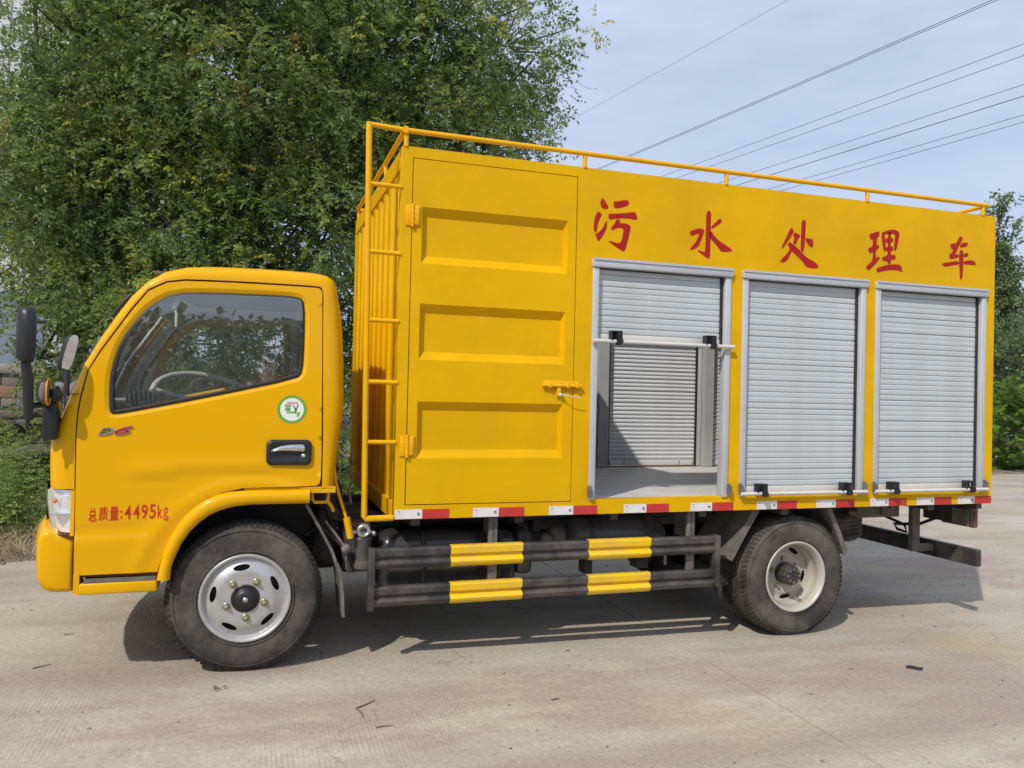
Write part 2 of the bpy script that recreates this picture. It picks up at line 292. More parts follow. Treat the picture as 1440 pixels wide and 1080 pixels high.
CHARS = [[[(1.9299, 2.6301), (1.9406, 2.6215), (1.9495, 2.603), (1.9656, 2.5878), (1.9651, 2.5745), (1.9461, 2.5716), (1.9278, 2.5757), (1.9201, 2.5962), (1.9226, 2.6178)], [(2.0024, 2.6159), (2.0279, 2.6184), (2.0706, 2.6292), (2.0955, 2.6328), (2.1012, 2.6118), (2.0799, 2.5999), (2.0416, 2.5857), (2.0074, 2.5825), (2.0049, 2.5986)], [(1.9065, 2.5496), (1.9288, 2.5331), (1.9137, 2.5124), (1.9017, 2.4842), (1.8964, 2.4451), (1.8884, 2.4259), (1.8832, 2.4324), (1.88, 2.463), (1.8845, 2.502), (1.8943, 2.5319)], [(1.9583, 2.5009), (1.961, 2.4779), (1.9513, 2.4421), (1.933, 2.4095), (1.9187, 2.3909), (1.9148, 2.3778), (1.9019, 2.3895), (1.8907, 2.4176), (1.9012, 2.4185), (1.924, 2.4359), (1.9432, 2.4608), (1.9524, 2.4849)], [(1.9722, 2.5403), (2.0211, 2.5448), (2.0853, 2.5554), (2.124, 2.5622), (2.139, 2.5691), (2.1481, 2.5534), (2.1587, 2.5268), (2.1401, 2.5259), (2.1032, 2.5296), (2.0516, 2.5269), (2.0004, 2.5183), (1.9772, 2.5096), (1.9739, 2.5256)], [(2.022, 2.5106), (2.0467, 2.5147), (2.0395, 2.4907), (2.0695, 2.4933), (2.0955, 2.4898), (2.1152, 2.4797), (2.1092, 2.4557), (2.1024, 2.4159), (2.0897, 2.3718), (2.0785, 2.3338), (2.0669, 2.3329), (2.0387, 2.3463), (2.0084, 2.3633), (1.9695, 2.3874), (1.9995, 2.3782), (2.0253, 2.3713), (2.0466, 2.373), (2.0585, 2.381), (2.0671, 2.413), (2.0728, 2.4487), (2.0702, 2.466), (2.0486, 2.47), (2.023, 2.4658), (2.0083, 2.4579), (1.9978, 2.4481), (1.9899, 2.4579), (2.0057, 2.4779), (2.016, 2.4925)]], [[(2.6318, 2.6242), (2.6591, 2.6198), (2.6566, 2.5654), (2.6579, 2.4924), (2.6566, 2.4192), (2.6576, 2.3243), (2.6259, 2.342), (2.5964, 2.3598), (2.565, 2.3773), (2.5921, 2.3704), (2.6108, 2.3653), (2.6274, 2.3676), (2.6296, 2.4535), (2.63, 2.5265)], [(2.7241, 2.5844), (2.7401, 2.5675), (2.7132, 2.5467), (2.6657, 2.515), (2.6646, 2.5241), (2.6962, 2.5544)], [(2.5132, 2.4819), (2.5478, 2.4957), (2.5888, 2.5084), (2.6147, 2.5026), (2.6042, 2.4733), (2.5905, 2.4357), (2.5728, 2.3979), (2.5464, 2.3813), (2.5158, 2.3724), (2.5338, 2.393), (2.5579, 2.4185), (2.5757, 2.4491), (2.5834, 2.4752), (2.5771, 2.4801), (2.5443, 2.47), (2.5281, 2.4589)], [(2.659, 2.4962), (2.6682, 2.4952), (2.6856, 2.4692), (2.7198, 2.4427), (2.7582, 2.4238), (2.7926, 2.4063), (2.8185, 2.391), (2.7846, 2.3835), (2.7507, 2.3827), (2.7338, 2.3833), (2.7164, 2.4076), (2.6864, 2.4345), (2.6599, 2.4579)]], [[(3.3288, 2.6257), (3.3575, 2.6305), (3.3546, 2.566), (3.3507, 2.4935), (3.3467, 2.4427), (3.3394, 2.4205), (3.3254, 2.4338), (3.3264, 2.4843), (3.3279, 2.5528)], [(3.2475, 2.5728), (3.2692, 2.555), (3.2425, 2.5133), (3.2096, 2.4676), (3.183, 2.4316), (3.1798, 2.442), (3.205, 2.4851), (3.2273, 2.5299)], [(3.2737, 2.5428), (3.3146, 2.5308), (3.3157, 2.5223), (3.3014, 2.511), (3.292, 2.4887), (3.2797, 2.4661), (3.2681, 2.4724), (3.2727, 2.4943), (3.2774, 2.5126), (3.2656, 2.526)], [(3.2369, 2.4788), (3.2692, 2.4617), (3.3126, 2.4328), (3.3432, 2.4064), (3.3738, 2.3835), (3.413, 2.372), (3.4438, 2.3561), (3.4696, 2.3333), (3.4271, 2.3267), (3.388, 2.3286), (3.3597, 2.341), (3.3442, 2.3632), (3.318, 2.3829), (3.2876, 2.4021), (3.2593, 2.4269), (3.2449, 2.4078), (3.2307, 2.3799), (3.2163, 2.3591), (3.1954, 2.3487), (3.168, 2.3495), (3.1906, 2.3733), (3.2197, 2.3969), (3.2361, 2.4197), (3.2433, 2.4417), (3.2246, 2.4617)], [(3.3579, 2.5157), (3.3839, 2.51), (3.4099, 2.511), (3.4154, 2.4988), (3.4162, 2.4627), (3.4024, 2.4598), (3.3847, 2.4746), (3.367, 2.4948)]], [[(3.864, 2.5818), (3.9002, 2.5914), (3.9425, 2.6082), (3.9452, 2.5804), (3.9231, 2.5638), (3.9214, 2.511), (3.9404, 2.5174), (3.9449, 2.4997), (3.9149, 2.4775), (3.9168, 2.4251), (3.9503, 2.4391), (3.9505, 2.4309), (3.9247, 2.3993), (3.8889, 2.3672), (3.8592, 2.3405), (3.8398, 2.3636), (3.8683, 2.3837), (3.8921, 2.4052), (3.8987, 2.4369), (3.898, 2.4696), (3.8688, 2.4543), (3.854, 2.4859), (3.8961, 2.5007), (3.8962, 2.5517), (3.8748, 2.5492)], [(3.9632, 2.5968), (3.9856, 2.6003), (3.9905, 2.5628), (4.0005, 2.4809), (3.9883, 2.4783), (3.9749, 2.5284)], [(3.9631, 2.5984), (4.0017, 2.6133), (4.0508, 2.6281), (4.0922, 2.6244), (4.1112, 2.6111), (4.1019, 2.562), (4.0848, 2.4908), (4.0704, 2.4881), (4.0752, 2.5532), (4.0811, 2.6018), (4.0431, 2.6036), (3.9939, 2.5961)], [(4.0224, 2.6051), (4.0381, 2.6065), (4.038, 2.57), (4.0582, 2.5717), (4.0587, 2.5478), (4.0386, 2.5452), (4.0393, 2.5121), (4.0594, 2.5154), (4.058, 2.4887), (4.0399, 2.4857), (4.0414, 2.4543), (4.0792, 2.4612), (4.0861, 2.4328), (4.0419, 2.4295), (4.0426, 2.3997), (4.0187, 2.398), (4.0182, 2.4211), (3.9815, 2.4134), (3.9696, 2.4356), (4.0176, 2.4492), (4.0189, 2.484), (4.0045, 2.4846), (4.0041, 2.5044), (4.0204, 2.509), (4.0206, 2.5404), (4.0, 2.5404), (3.9995, 2.5635), (4.02, 2.5652)], [(3.9256, 2.3567), (3.966, 2.3727), (4.0231, 2.3884), (4.0724, 2.3953), (4.1305, 2.3962), (4.1419, 2.347), (4.1146, 2.3618), (4.0566, 2.361), (3.991, 2.353), (3.9343, 2.3326)]], [[(4.6387, 2.634), (4.6632, 2.6258), (4.6461, 2.5969), (4.6247, 2.5626), (4.5993, 2.5161), (4.5953, 2.5004), (4.6282, 2.5046), (4.6285, 2.4892), (4.5869, 2.4792), (4.5543, 2.4689), (4.5449, 2.4982), (4.5709, 2.5104), (4.5857, 2.5389), (4.5614, 2.5439), (4.5521, 2.5732), (4.6068, 2.5776), (4.6217, 2.6035)], [(4.6508, 2.5853), (4.7082, 2.5951), (4.7087, 2.5745), (4.6426, 2.5554), (4.6401, 2.5655)], [(4.6363, 2.5361), (4.665, 2.5383), (4.6682, 2.4939), (4.6673, 2.432), (4.6626, 2.3407), (4.6429, 2.3326), (4.6434, 2.4097), (4.6364, 2.4298)], [(4.6722, 2.5131), (4.7142, 2.5215), (4.7125, 2.5007), (4.6726, 2.4925)], [(4.4789, 2.432), (4.5526, 2.4459), (4.6314, 2.4586), (4.6318, 2.4391), (4.5661, 2.4281), (4.501, 2.4132)], [(4.6733, 2.4627), (4.7688, 2.4756), (4.7874, 2.4442), (4.7292, 2.4462), (4.6737, 2.4445)]]]
TWIGS = [[(-1.017, 0.257, 0.004), (-0.985, 0.282, 0.004), (-0.945, 0.307, 0.004)], [(-0.992, 0.837, 0.004), (-0.945, 0.842, 0.004)], [(0.503, -0.605, 0.004), (0.55, -0.572, 0.004), (0.6, -0.53, 0.004)], [(0.503, -0.605, 0.004), (0.519, -0.66, 0.004), (0.522, -0.71, 0.004)], [(0.561, -0.837, 0.004), (0.597, -0.83, 0.004), (0.634, -0.831, 0.004)], [(1.437, -0.704, 0.004), (1.478, -0.694, 0.004)], [(3.627, -0.69, 0.004), (3.699, -0.742, 0.004)], [(-0.116, -0.226, 0.004)]]
# ------------------------------------------------------------------ the truck
truck = thing('service_truck', 'yellow cab-over service truck with box body, roller shutters and red Chinese lettering on its side', 'truck')
truck.rotation_euler = (0, RAKE, 0)
def part(mb, name, m, parent=None, **k): return mb.build(name, m, parent or truck, **k)

CY0, CY1 = -0.04, 1.84; CYC = 0.90
def side_y(x, z):
    y = CY0
    if z > 1.30: y += 0.026 * ((z - 1.30) / 0.7) ** 1.2
    # soft swage that starts low behind the seam, and the lower pressed line
    if z < 1.30: y += 0.010 * max(0, (0.95 - z)) ** 1.0
    return y
def door_y(x, z):
    y = side_y(x, z)
    zc = 1.030 + 0.02 * (x + 0.6)
    w = min(1, max(0, (x + 0.62) / 0.12)) * min(1, max(0, (0.30 - x) / 0.25))
    if z > zc: y -= 0.010 * w * math.exp(-((z - zc) / 0.07) ** 2) * (1 if z - zc < 0.3 else 0)
    else: y += 0.002 * w
    if z > zc: y += 0
    zl = 0.735 + 0.035 * (x + 0.6)
    wl = min(1, max(0, (-0.44 - x) / 0.08))
    d = z - zl
    y += 0.010 * wl * (1 / (1 + math.exp(d / 0.008))) * math.exp(-max(0, -d) / 0.15) * -1
    y += 0.007 * wl * math.exp(-((d - 0.02) / 0.018) ** 2)
    # raised lip round the wheel opening
    r = sqrt((x - 0.03) ** 2 + (z - 0.42) ** 2)
    if z < 1.0 and x < 0.3: y -= 0.012 * math.exp(-((r - 0.56) / 0.03) ** 2) * min(1, max(0, (z - 0.50) / 0.1))
    return y
# (outline of the cab seen from the side, matching points on the door seam)
O_I = [((-.92, .963), (-.797, .963)), ((-.924, 1.05), (-.798, 1.05)), ((-.925, 1.14), (-.799, 1.14)), ((-.912, 1.229), (-.799, 1.23)), ((-.872, 1.32), (-.796, 1.32)), ((-.845, 1.40), (-.789, 1.38)),
       ((-.824, 1.452), (-.781, 1.43)), ((-.781, 1.573), (-.758, 1.535)), ((-.708, 1.714), (-.705, 1.638)), ((-.633, 1.84), (-.640, 1.742)), ((-.578, 1.924), (-.573, 1.85)),
       ((-.509, 1.998), (-.500, 1.95)), ((-.43, 2.053), (-.418, 1.996)), ((-.325, 2.086), (-.33, 2.012)), ((-.22, 2.096), (-.2, 2.016)), ((-.096, 2.101), (-.08, 2.018)), ((.05, 2.103), (.05, 2.019)),
       ((.19, 2.103), (.18, 2.019)), ((.311, 2.100), (.27, 2.019)), ((.375, 2.090), (.335, 2.016)), ((.410, 2.068), (.346, 2.003)), ((.428, 2.035), (.352, 1.98)), ((.440, 1.97), (.353, 1.95)), ((.457, 1.881), (.354, 1.88)), ((.468, 1.768), (.355, 1.77)),
       ((.477, 1.60), (.359, 1.60)), ((.484, 1.427), (.363, 1.43)), ((.480, 1.32), (.366, 1.32)), ((.466, 1.237), (.368, 1.24)), ((.450, 1.086), (.369, 1.09)), ((.440, 1.0), (.369, 1.01)), ((.437, .952), (.369, .952))]
def cab_shell():
    cols = []
    sN = 9
    body = MB(); glass = MB(); V = []; W = 0
    for (O, I) in O_I:
        row = []
        front = max(0, min(1, (-0.45 - O[0]) / 0.25))
        rearw = max(0, min(1, (O[0] - 0.40) / 0.03)) * (1 if O[1] < 2.0 else 0)
        cx, cz = -0.15, 1.35
        n = Vector((O[0] - I[0], 0, O[1] - I[1])); n = n.normalized() if n.length > 0.02 else Vector((-0.86, 0, 0.5))
        y0 = side_y(*I) - 0.001
        half = []
        for k in range(sN + 1):
            s = k / sN
            p = 2.6
            yy = y0 + 0.115 * (1 - (1 - min(1, s) ** p) ** (1 / p))
            half.append((I[0] + (O[0] - I[0]) * s, yy, I[1] + (O[1] - I[1]) * s))
        for yy in (0.10, 0.15, 0.24, 0.40, 0.65, 0.90):
            q = 1 - ((CYC - yy) / 0.84) ** 2
            b = 0.10 * front * q + (0.022 * q if (front == 0 and rearw == 0) else 0)
            half.append((O[0] + n.x * b, yy, O[1] + n.z * b))
        mir = [(p[0], 2 * CYC - p[1], p[2]) for p in half[:-1]][::-1]
        V.append(half + mir)
    W = len(V[0])
    verts = [p for r in V for p in r]
    fb, fg = [], []
    for i in range(len(V) - 1):
        zc = (O_I[i][0][1] + O_I[i + 1][0][1]) / 2; xc = O_I[i][0][0]
        for j in range(W - 1):
            f = (i * W + j, i * W + j + 1, (i + 1) * W + j + 1, (i + 1) * W + j)
            isg = xc < -0.52 and zc > 1.33 and (sN + 2 <= j <= W - sN - 4)
            (fg if isg else fb).append(f)
    body.add(verts, fb, True); o = part(body, 'cab_shell', M['cab'])
    used = sorted(set(i for f in fg for i in f)); mp_ = {u: k for k, u in enumerate(used)}
    glass.add([verts[u] for u in used], [tuple(mp_[i] for i in f) for f in fg], True)
    part(glass, 'windscreen', M['wglass'])
    li = MB(); cc = Vector((-.2, CYC, 1.3)); lv = [tuple(cc + (Vector(v) - cc) * .962) for v in verts]
    li.add(lv, [f for f in fb if O_I[f[0] // W][0][1] > 1.20], True); part(li, 'pillar_trim', M['trim'])
    # back wall and floor of the cab
    b = MB(); b.box(0.425, 0.435, 0.03, 1.77, 0.93, 1.98); b.box(-0.80, 0.43, 0.02, 1.78, 0.955, 0.975); part(b, 'cab_lining', M['dash'])
    h = MB(); h.box(-0.48, 0.42, 0.03, 1.77, 2.035, 2.05); part(h, 'headliner', M['roofl'])
    return o
shell = cab_shell()

SEAM = [(-.790, .545), (-.792, .955), (-.794, 1.14), (-.794, 1.229), (-.790, 1.32), (-.782, 1.385), (-.774, 1.43), (-.752, 1.535), (-.700, 1.632), (-.635, 1.736), (-.568, 1.843), (-.497, 1.942), (-.415, 1.988), (-.33, 2.003), (-.2, 2.007), (-.08, 2.009),
        (.05, 2.010), (.18, 2.010), (.27, 2.010), (.330, 2.008), (.346, 1.99), (.349, 1.88), (.352, 1.70), (.357, 1.43), (.362, 1.124), (.361, 1.0), (.355, .975), (.338, .962), (.15, .960), (-.032, .955), (-.12, .935), (-.20, .903), (-.265, .845), (-.325, .765), (-.368, .69), (-.402, .61), (-.420, .545)]
WIN = smooth_loop([(-.655, 1.340), (-.660, 1.44), (-.655, 1.55), (-.619, 1.683), (-.552, 1.792), (-.474, 1.884), (-.378, 1.940), (-.195, 1.953), (.082, 1.958), (.230, 1.956), (.258, 1.925), (.260, 1.721), (.255, 1.560), (.225, 1.524), (-.181, 1.424), (-.588, 1.333), (-.640, 1.326)], 1)
def scale_loop(l_, d):
    # offset the loop inward by d
    n = len(l_); o = []
    A = sum(l_[i][0] * l_[(i + 1) % n][1] - l_[(i + 1) % n][0] * l_[i][1] for i in range(n)); s = 1 if A > 0 else -1
    for i in range(n):
        a, b = l_[i - 1], l_[(i + 1) % n]; t = Vector((b[0] - a[0], b[1] - a[1])).normalized(); o.append((l_[i][0] - t.y * d * s, l_[i][1] + t.x * d * s))
    return o
WIN_OUT = scale_loop(WIN, -0.022)
def win_door_y(x, z):
    return door_y(x, z)
def make_door(near=True, label=None):
    def Y(f): return f if near else (lambda x, z: 2 * CYC - f(x, z))
    d = MB(); panel(d, SEAM, [WIN_OUT], Y(door_y), step=0.028, depth=0.02 if near else -0.02, edge=0.022)
    # bevel that dips into the window seal
    n = len(WIN); yo = [Y(door_y)(*p) for p in WIN_OUT]; yi = [Y(lambda x, z: door_y(x, z) + 0.010)(*p) for p in WIN]
    d.add([(p[0], y, p[1]) for p, y in zip(WIN_OUT, yo)] + [(p[0], y, p[1]) for p, y in zip(WIN, yi)], [(i, (i + 1) % n, n + (i + 1) % n, n + i) for i in range(n)], True)
    door = part(d, 'door', M['cab'], fixn=False)
    if label: door['label'] = label
    W2 = scale_loop(WIN, 0.018)
    s = MB(); ya = [Y(lambda x, z: door_y(x, z) + 0.004)(*p) for p in WIN]; yb_ = [Y(lambda x, z: door_y(x, z) + 0.012)(*p) for p in W2]; yc_ = [Y(lambda x, z: door_y(x, z) + 0.030)(*p) for p in WIN]
    s.add([(p[0], y, p[1]) for p, y in zip(WIN, ya)] + [(p[0], y, p[1]) for p, y in zip(W2, yb_)] + [(p[0], y, p[1]) for p, y in zip(WIN, yc_)],
          [(i, (i + 1) % n, n + (i + 1) % n, n + i) for i in range(n)] + [(i, (i + 1) % n, 2 * n + (i + 1) % n, 2 * n + i) for i in range(n)], True)
    part(s, 'window_seal', M['seal'], door)
    g = MB(); gy = Y(lambda x, z: CY0 + 0.022)
    panel(g, scale_loop(WIN, 0.010), [], gy, step=9, smooth=False); part(g, 'window_pane', M['glass'], door)
    # inner lining of the door with its own opening
    W3 = scale_loop(WIN, 0.012)
    li = MB(); inner = [(x * 0.985 + 0.0, z) for x, z in SEAM if z > 0.95]; inner = scale_loop(inner, 0.03)
    panel(li, inner, [scale_loop(WIN, -0.004)], Y(lambda x, z: door_y(x, z) + 0.055), step=9, depth=0.0, edge=0.05); part(li, 'door_lining', M['trim'], door)
    rim = MB(); rim.tube([(p[0], Y(lambda x, z: door_y(x, z) + 0.043)(*p), p[1]) for p in scale_loop(WIN, 0.012 if near else 0.018)], 0.007 if near else 0.024, n=8, closed=True)
    part(rim, 'window_channel', M['seal'] if near else M['rail'], door)
    return door
door = make_door(True, 'near cab door with red lettering, round green sticker and chrome handle')
door_far = make_door(False)
# strip behind the shut lines, the gap's shadow put into its colour
b = MB(); sl_ = scale_loop(SEAM, -0.02); n = len(SEAM); si = scale_loop(SEAM, 0.02)
for sgn in (0, 1):
    b = MB()
    f = (lambda x, z: side_y(x, z) + 0.016) if sgn == 0 else (lambda x, z: 2 * CYC - side_y(x, z) - 0.016)
    b.add([(p[0], f(*p), p[1]) for p in sl_] + [(p[0], f(*p), p[1]) for p in si], [(i, (i + 1) % n, n + (i + 1) % n, n + i) for i in range(n)], False)
    part(b, 'door_frame', M['seamr'])
# horizontal seam of the corner panel
b = MB(); b.box(-0.834, -0.789, -0.043, 0.02, 1.4205, 1.4235); part(b, 'panel_seam', M['seamr'])

# door handle: black dish, chrome lever, lock
HX0, HX1, HZ0, HZ1 = .083, .310, 1.073, 1.205
b = MB(); yh = CY0 - .012
outer = rrect(HX0, HX1, HZ0, HZ1, .028); inner_ = rrect(HX0 + .018, HX1 - .018, HZ0 + .018, HZ1 - .018, .02)
n = len(outer); dd = rrect(HX0 + .030, HX1 - .030, HZ0 + .030, HZ1 - .030, .015)
vs = [(x, yh - .004, z) for x, z in outer] + [(x, yh - .009, z) for x, z in inner_] + [(x, yh - .0005, z) for x, z in dd]
vs += [(x, yh + 0.004, z) for x, z in outer]
b.add(vs, [(i, (i + 1) % n, n + (i + 1) % n, n + i) for i in range(n)] + [(n + i, n + (i + 1) % n, 2 * n + (i + 1) % n, 2 * n + i) for i in range(n)] + [tuple(2 * n + i for i in range(n))] + [(i, (i + 1) % n, 3 * n + (i + 1) % n, 3 * n + i) for i in range(n)], True)
part(b, 'handle_dish', M['black'], door)
b = MB(); hp = [(.105, 1.143), (.118, 1.160), (.150, 1.174), (.200, 1.182), (.262, 1.184), (.277, 1.176), (.280, 1.150), (.270, 1.143), (.16, 1.146)]
hp2 = scale_loop(hp, .008); n = len(hp)
b.add([(x, yh - .006, z) for x, z in hp] + [(x, yh - .022, z) for x, z in hp2], [(i, (i + 1) % n, n + (i + 1) % n, n + i) for i in range(n)] + [tuple(n + i for i in range(n))], True)
part(b, 'door_handle', M['chrome'], door)
b = MB(); b.lathe([(0.0, -.014), (.012, -.013), (.013, 0)], (.270, yh + .006, 1.122), n=20); part(b, 'door_lock', M['steelb'], door)

# --- flat print that follows the door skin
def text_mesh(txt, size, shear=0.0, sx=1.0, off=0.0):
    c = bpy.data.curves.new('t', 'FONT'); c.body = txt; c.size = size; c.shear = shear; c.offset = off; c.resolution_u = 3
    o = bpy.data.objects.new('t', c); COL.objects.link(o); dg = bpy.context.evaluated_depsgraph_get(); dg.update()
    me = bpy.data.meshes.new_from_object(o.evaluated_get(dg)); vs = [tuple(v.co) for v in me.vertices]; fs = [tuple(p.vertices) for p in me.polygons]
    bpy.data.objects.remove(o); bpy.data.curves.remove(c); bpy.data.meshes.remove(me)
    return vs, fs
def print_on(txt, x0, x1, z0, z1, yf, m, name, parent, off=0.0, lift=.0016, shear=0.0, thick=0.0):
    vs, fs = text_mesh(txt, 1.0, shear, 1.0, off)
    if not vs: return None
    ax, bx = min(v[0] for v in vs), max(v[0] for v in vs); az, bz = min(v[1] for v in vs), max(v[1] for v in vs)
    X = lambda v: x0 + (v[0] - ax) / (bx - ax) * (x1 - x0); Z = lambda v: z0 + (v[1] - az) / (bz - az) * (z1 - z0)
    b = MB(); P = [(X(v), yf(X(v), Z(v)) - lift - thick, Z(v)) for v in vs]; b.add(P, fs, False)
    if thick:
        from collections import Counter
        ec = Counter(tuple(sorted((f[i], f[(i + 1) % len(f)]))) for f in fs for i in range(len(f)))
        for (i, j), c_ in ec.items():
            if c_ == 1: b.add([P[i], P[j], (P[j][0], P[j][1] + thick, P[j][2]), (P[i][0], P[i][1] + thick, P[i][2])], [(0, 1, 2, 3)])
    return b.build(name, m, parent, fixn=False)
TX = [('\u603b', -.733, -.697, .794, .858), ('\u8d28', -.688, -.648, .798, .862), ('\u91cf', -.640, -.600, .799, .863), (':', -.593, -.584, .806, .843), ('4', -.575, -.545, .802, .866), ('4', -.536, -.507, .803, .868),
      ('9', -.499, -.470, .802, .869), ('5', -.462, -.433, .803, .870), ('k', -.425, -.403, .805, .865), ('g', -.399, -.376, .795, .852)]
for ch, x0, x1, z0, z1 in TX: print_on(ch, x0, x1, z0 + .008, z1 + .012, door_y, M['redtx'], 'door_character', door, off=.012 if ord(ch) > 255 else 0.012)
print_on('D', -.702, -.632, 1.224, 1.262, door_y, M['steelb'], 'badge_letter', door, shear=.45, off=.03, thick=.005)
print_on('D', -.694, -.644, 1.230, 1.256, door_y, M['mark'], 'badge_letter', door, shear=.45, off=0.0, thick=.0065)
print_on('6', -.634, -.545, 1.225, 1.272, door_y, M['steelb'], 'badge_letter', door, shear=.5, off=.05, thick=.005)
print_on('6', -.630, -.549, 1.228, 1.269, door_y, M['red'], 'badge_letter', door, shear=.5, off=.012, thick=.0065)
# round emission sticker
def disc(b, cx, cz, r, lift, n=36, sy=1.0):
    b.add([(cx + r * cos(2 * pi * k / n), door_y(cx, cz) - lift, cz + r * sy * sin(2 * pi * k / n)) for k in range(n)], [tuple(range(n))])
sc = (.206, 1.362)
b = MB(); disc(b, *sc, .074, .002); st = part(b, 'emission_sticker', M['green'], door, fixn=False)
b = MB(); disc(b, *sc, .060, .003); part(b, 'sticker_face', M['white'], door, fixn=False)
def deco(polys, m, name, lift=.0038):
    b = MB()
    for p in polys: b.add([(sc[0] + x * .001, door_y(*sc) - lift, sc[1] + z * .001) for x, z in p], [tuple(range(len(p)))])
    part(b, name, m, door, fixn=False)
deco([[(-25 + i * 9, 30), (-19 + i * 9, 30), (-19 + i * 9, 38), (-25 + i * 9, 38)] for i in range(6)], M['redtx'], 'sticker_print')
deco([[(-36, 22), (-4, 22), (-4, 26), (-36, 26)], [(-36, 14), (-6, 14), (-6, 18), (-36, 18)], [(3, 24), (8, 25), (21, 2), (18, -6)], [(24, 2), (19, -4), (27, 26), (34, 27)]], M['dgreen'], 'sticker_print')
deco([[(-34, 10), (-8, 10), (-8, -8), (-34, -8)], [(-28, -12), (14, -10), (16, -18), (-26, -20)], [(14, 6), (25, 8), (24, -22), (12, -18)], [(28, -14), (42, -12), (36, -34), (24, -40)]], M['green'], 'sticker_print')

# --- wheel arch trim, lower sill, step, bumper, lamp
ARO = [(-.422, .508), (-.408, .58), (-.387, .665), (-.35, .745), (-.299, .822), (-.25, .868), (-.201, .902), (-.15, .925), (-.1, .938), (0, .944), (.1, .946), (.2, .946), (.306, .946)]
ARI = [(-.360, .505), (-.357, .56), (-.338, .62), (-.312, .68), (-.275, .738), (-.231, .785), (-.185, .82), (-.132, .845), (-.07, .862), (.005, .870), (.1, .871), (.2, .871), (.306, .871)]
def arch(near):
    b = MB(); k = len(ARO); rows = []
    for t, dy in ((0, .004), (0.06, -.014), (.25, -.026), (.5, -.030), (.75, -.026), (.93, -.016), (1.0, -.002), (1.02, .06)):
        rows.append([(ARO[i][0] + (ARI[i][0] - ARO[i][0]) * t, (CY0 + dy) if near else (2 * CYC - CY0 - dy), ARO[i][1] + (ARI[i][1] - ARO[i][1]) * t) for i in range(k)])
    vs = [p for r in rows for p in r]
    b.add(vs, [(i * k + j, i * k + j + 1, (i + 1) * k + j + 1, (i + 1) * k + j) for i in range(len(rows) - 1) for j in range(k - 1)], True)
    # cap at the rear end
    return part(b, 'wheel_arch', M['cab'])
arch(True); arch(False)
# sill above the arch, rear pillar foot
for s in (0, 1):
    b = MB(); y = CY0 if s == 0 else 2 * CYC - CY0
    ya, yb2 = (y + .002, y + .03) if s == 0 else (y - .03, y - .002)
    b.prism([(-.02, .9465), (.44, .9475), (.44, .957), (.365, .957), (.36, .957), (-.02, .953)], ya, yb2)
    b.box(.30, .44, ya, yb2, .925, .9463)
    part(b, 'cab_sill', M['cab'])
# inner wheel housing
b = MB(); pr = [(-.36, .46), (-.355, .56), (-.31, .68), (-.23, .785), (-.13, .845), (.0, .868), (.30, .868)]
vs = [(x, -.02, z) for x, z in pr] + [(x, .45, z) for x, z in pr]; k = len(pr)
b.add(vs, [(i, i + 1, k + i + 1, k + i) for i in range(k - 1)], True); b.box(-.78, .4, .44, .46, .5, .93); part(b, 'wheel_housing', M['black'])
b = MB(); b.add([(x, 2 * CYC - y, z) for x, y, z in vs], [(i, i + 1, k + i + 1, k + i) for i in range(k - 1)], True); b.box(-.78, .4, 1.34, 1.36, .5, .93); part(b, 'wheel_housing', M['black'])
# step
for s in (0, 1):
    f = (lambda y: y) if s == 0 else (lambda y: 2 * CYC - y)
    b = MB(); b.box(-.766, -.418, f(-.048), f(.16), .450, .505, bev=.008); b.box(-.790, -.764, f(-.046), f(.06), .455, .55)
    stp = part(b, 'cab_step', M['cab'])
    b = MB(); b.box(-.745, -.425, f(-.043), f(.15), .506, .524)
    part(b, 'step_tread', M['dusty'], stp)
    b = MB(); b.box(-.76, -.42, f(.0), f(.3), .527, .56); part(b, 'step_backing', M['black'], stp)
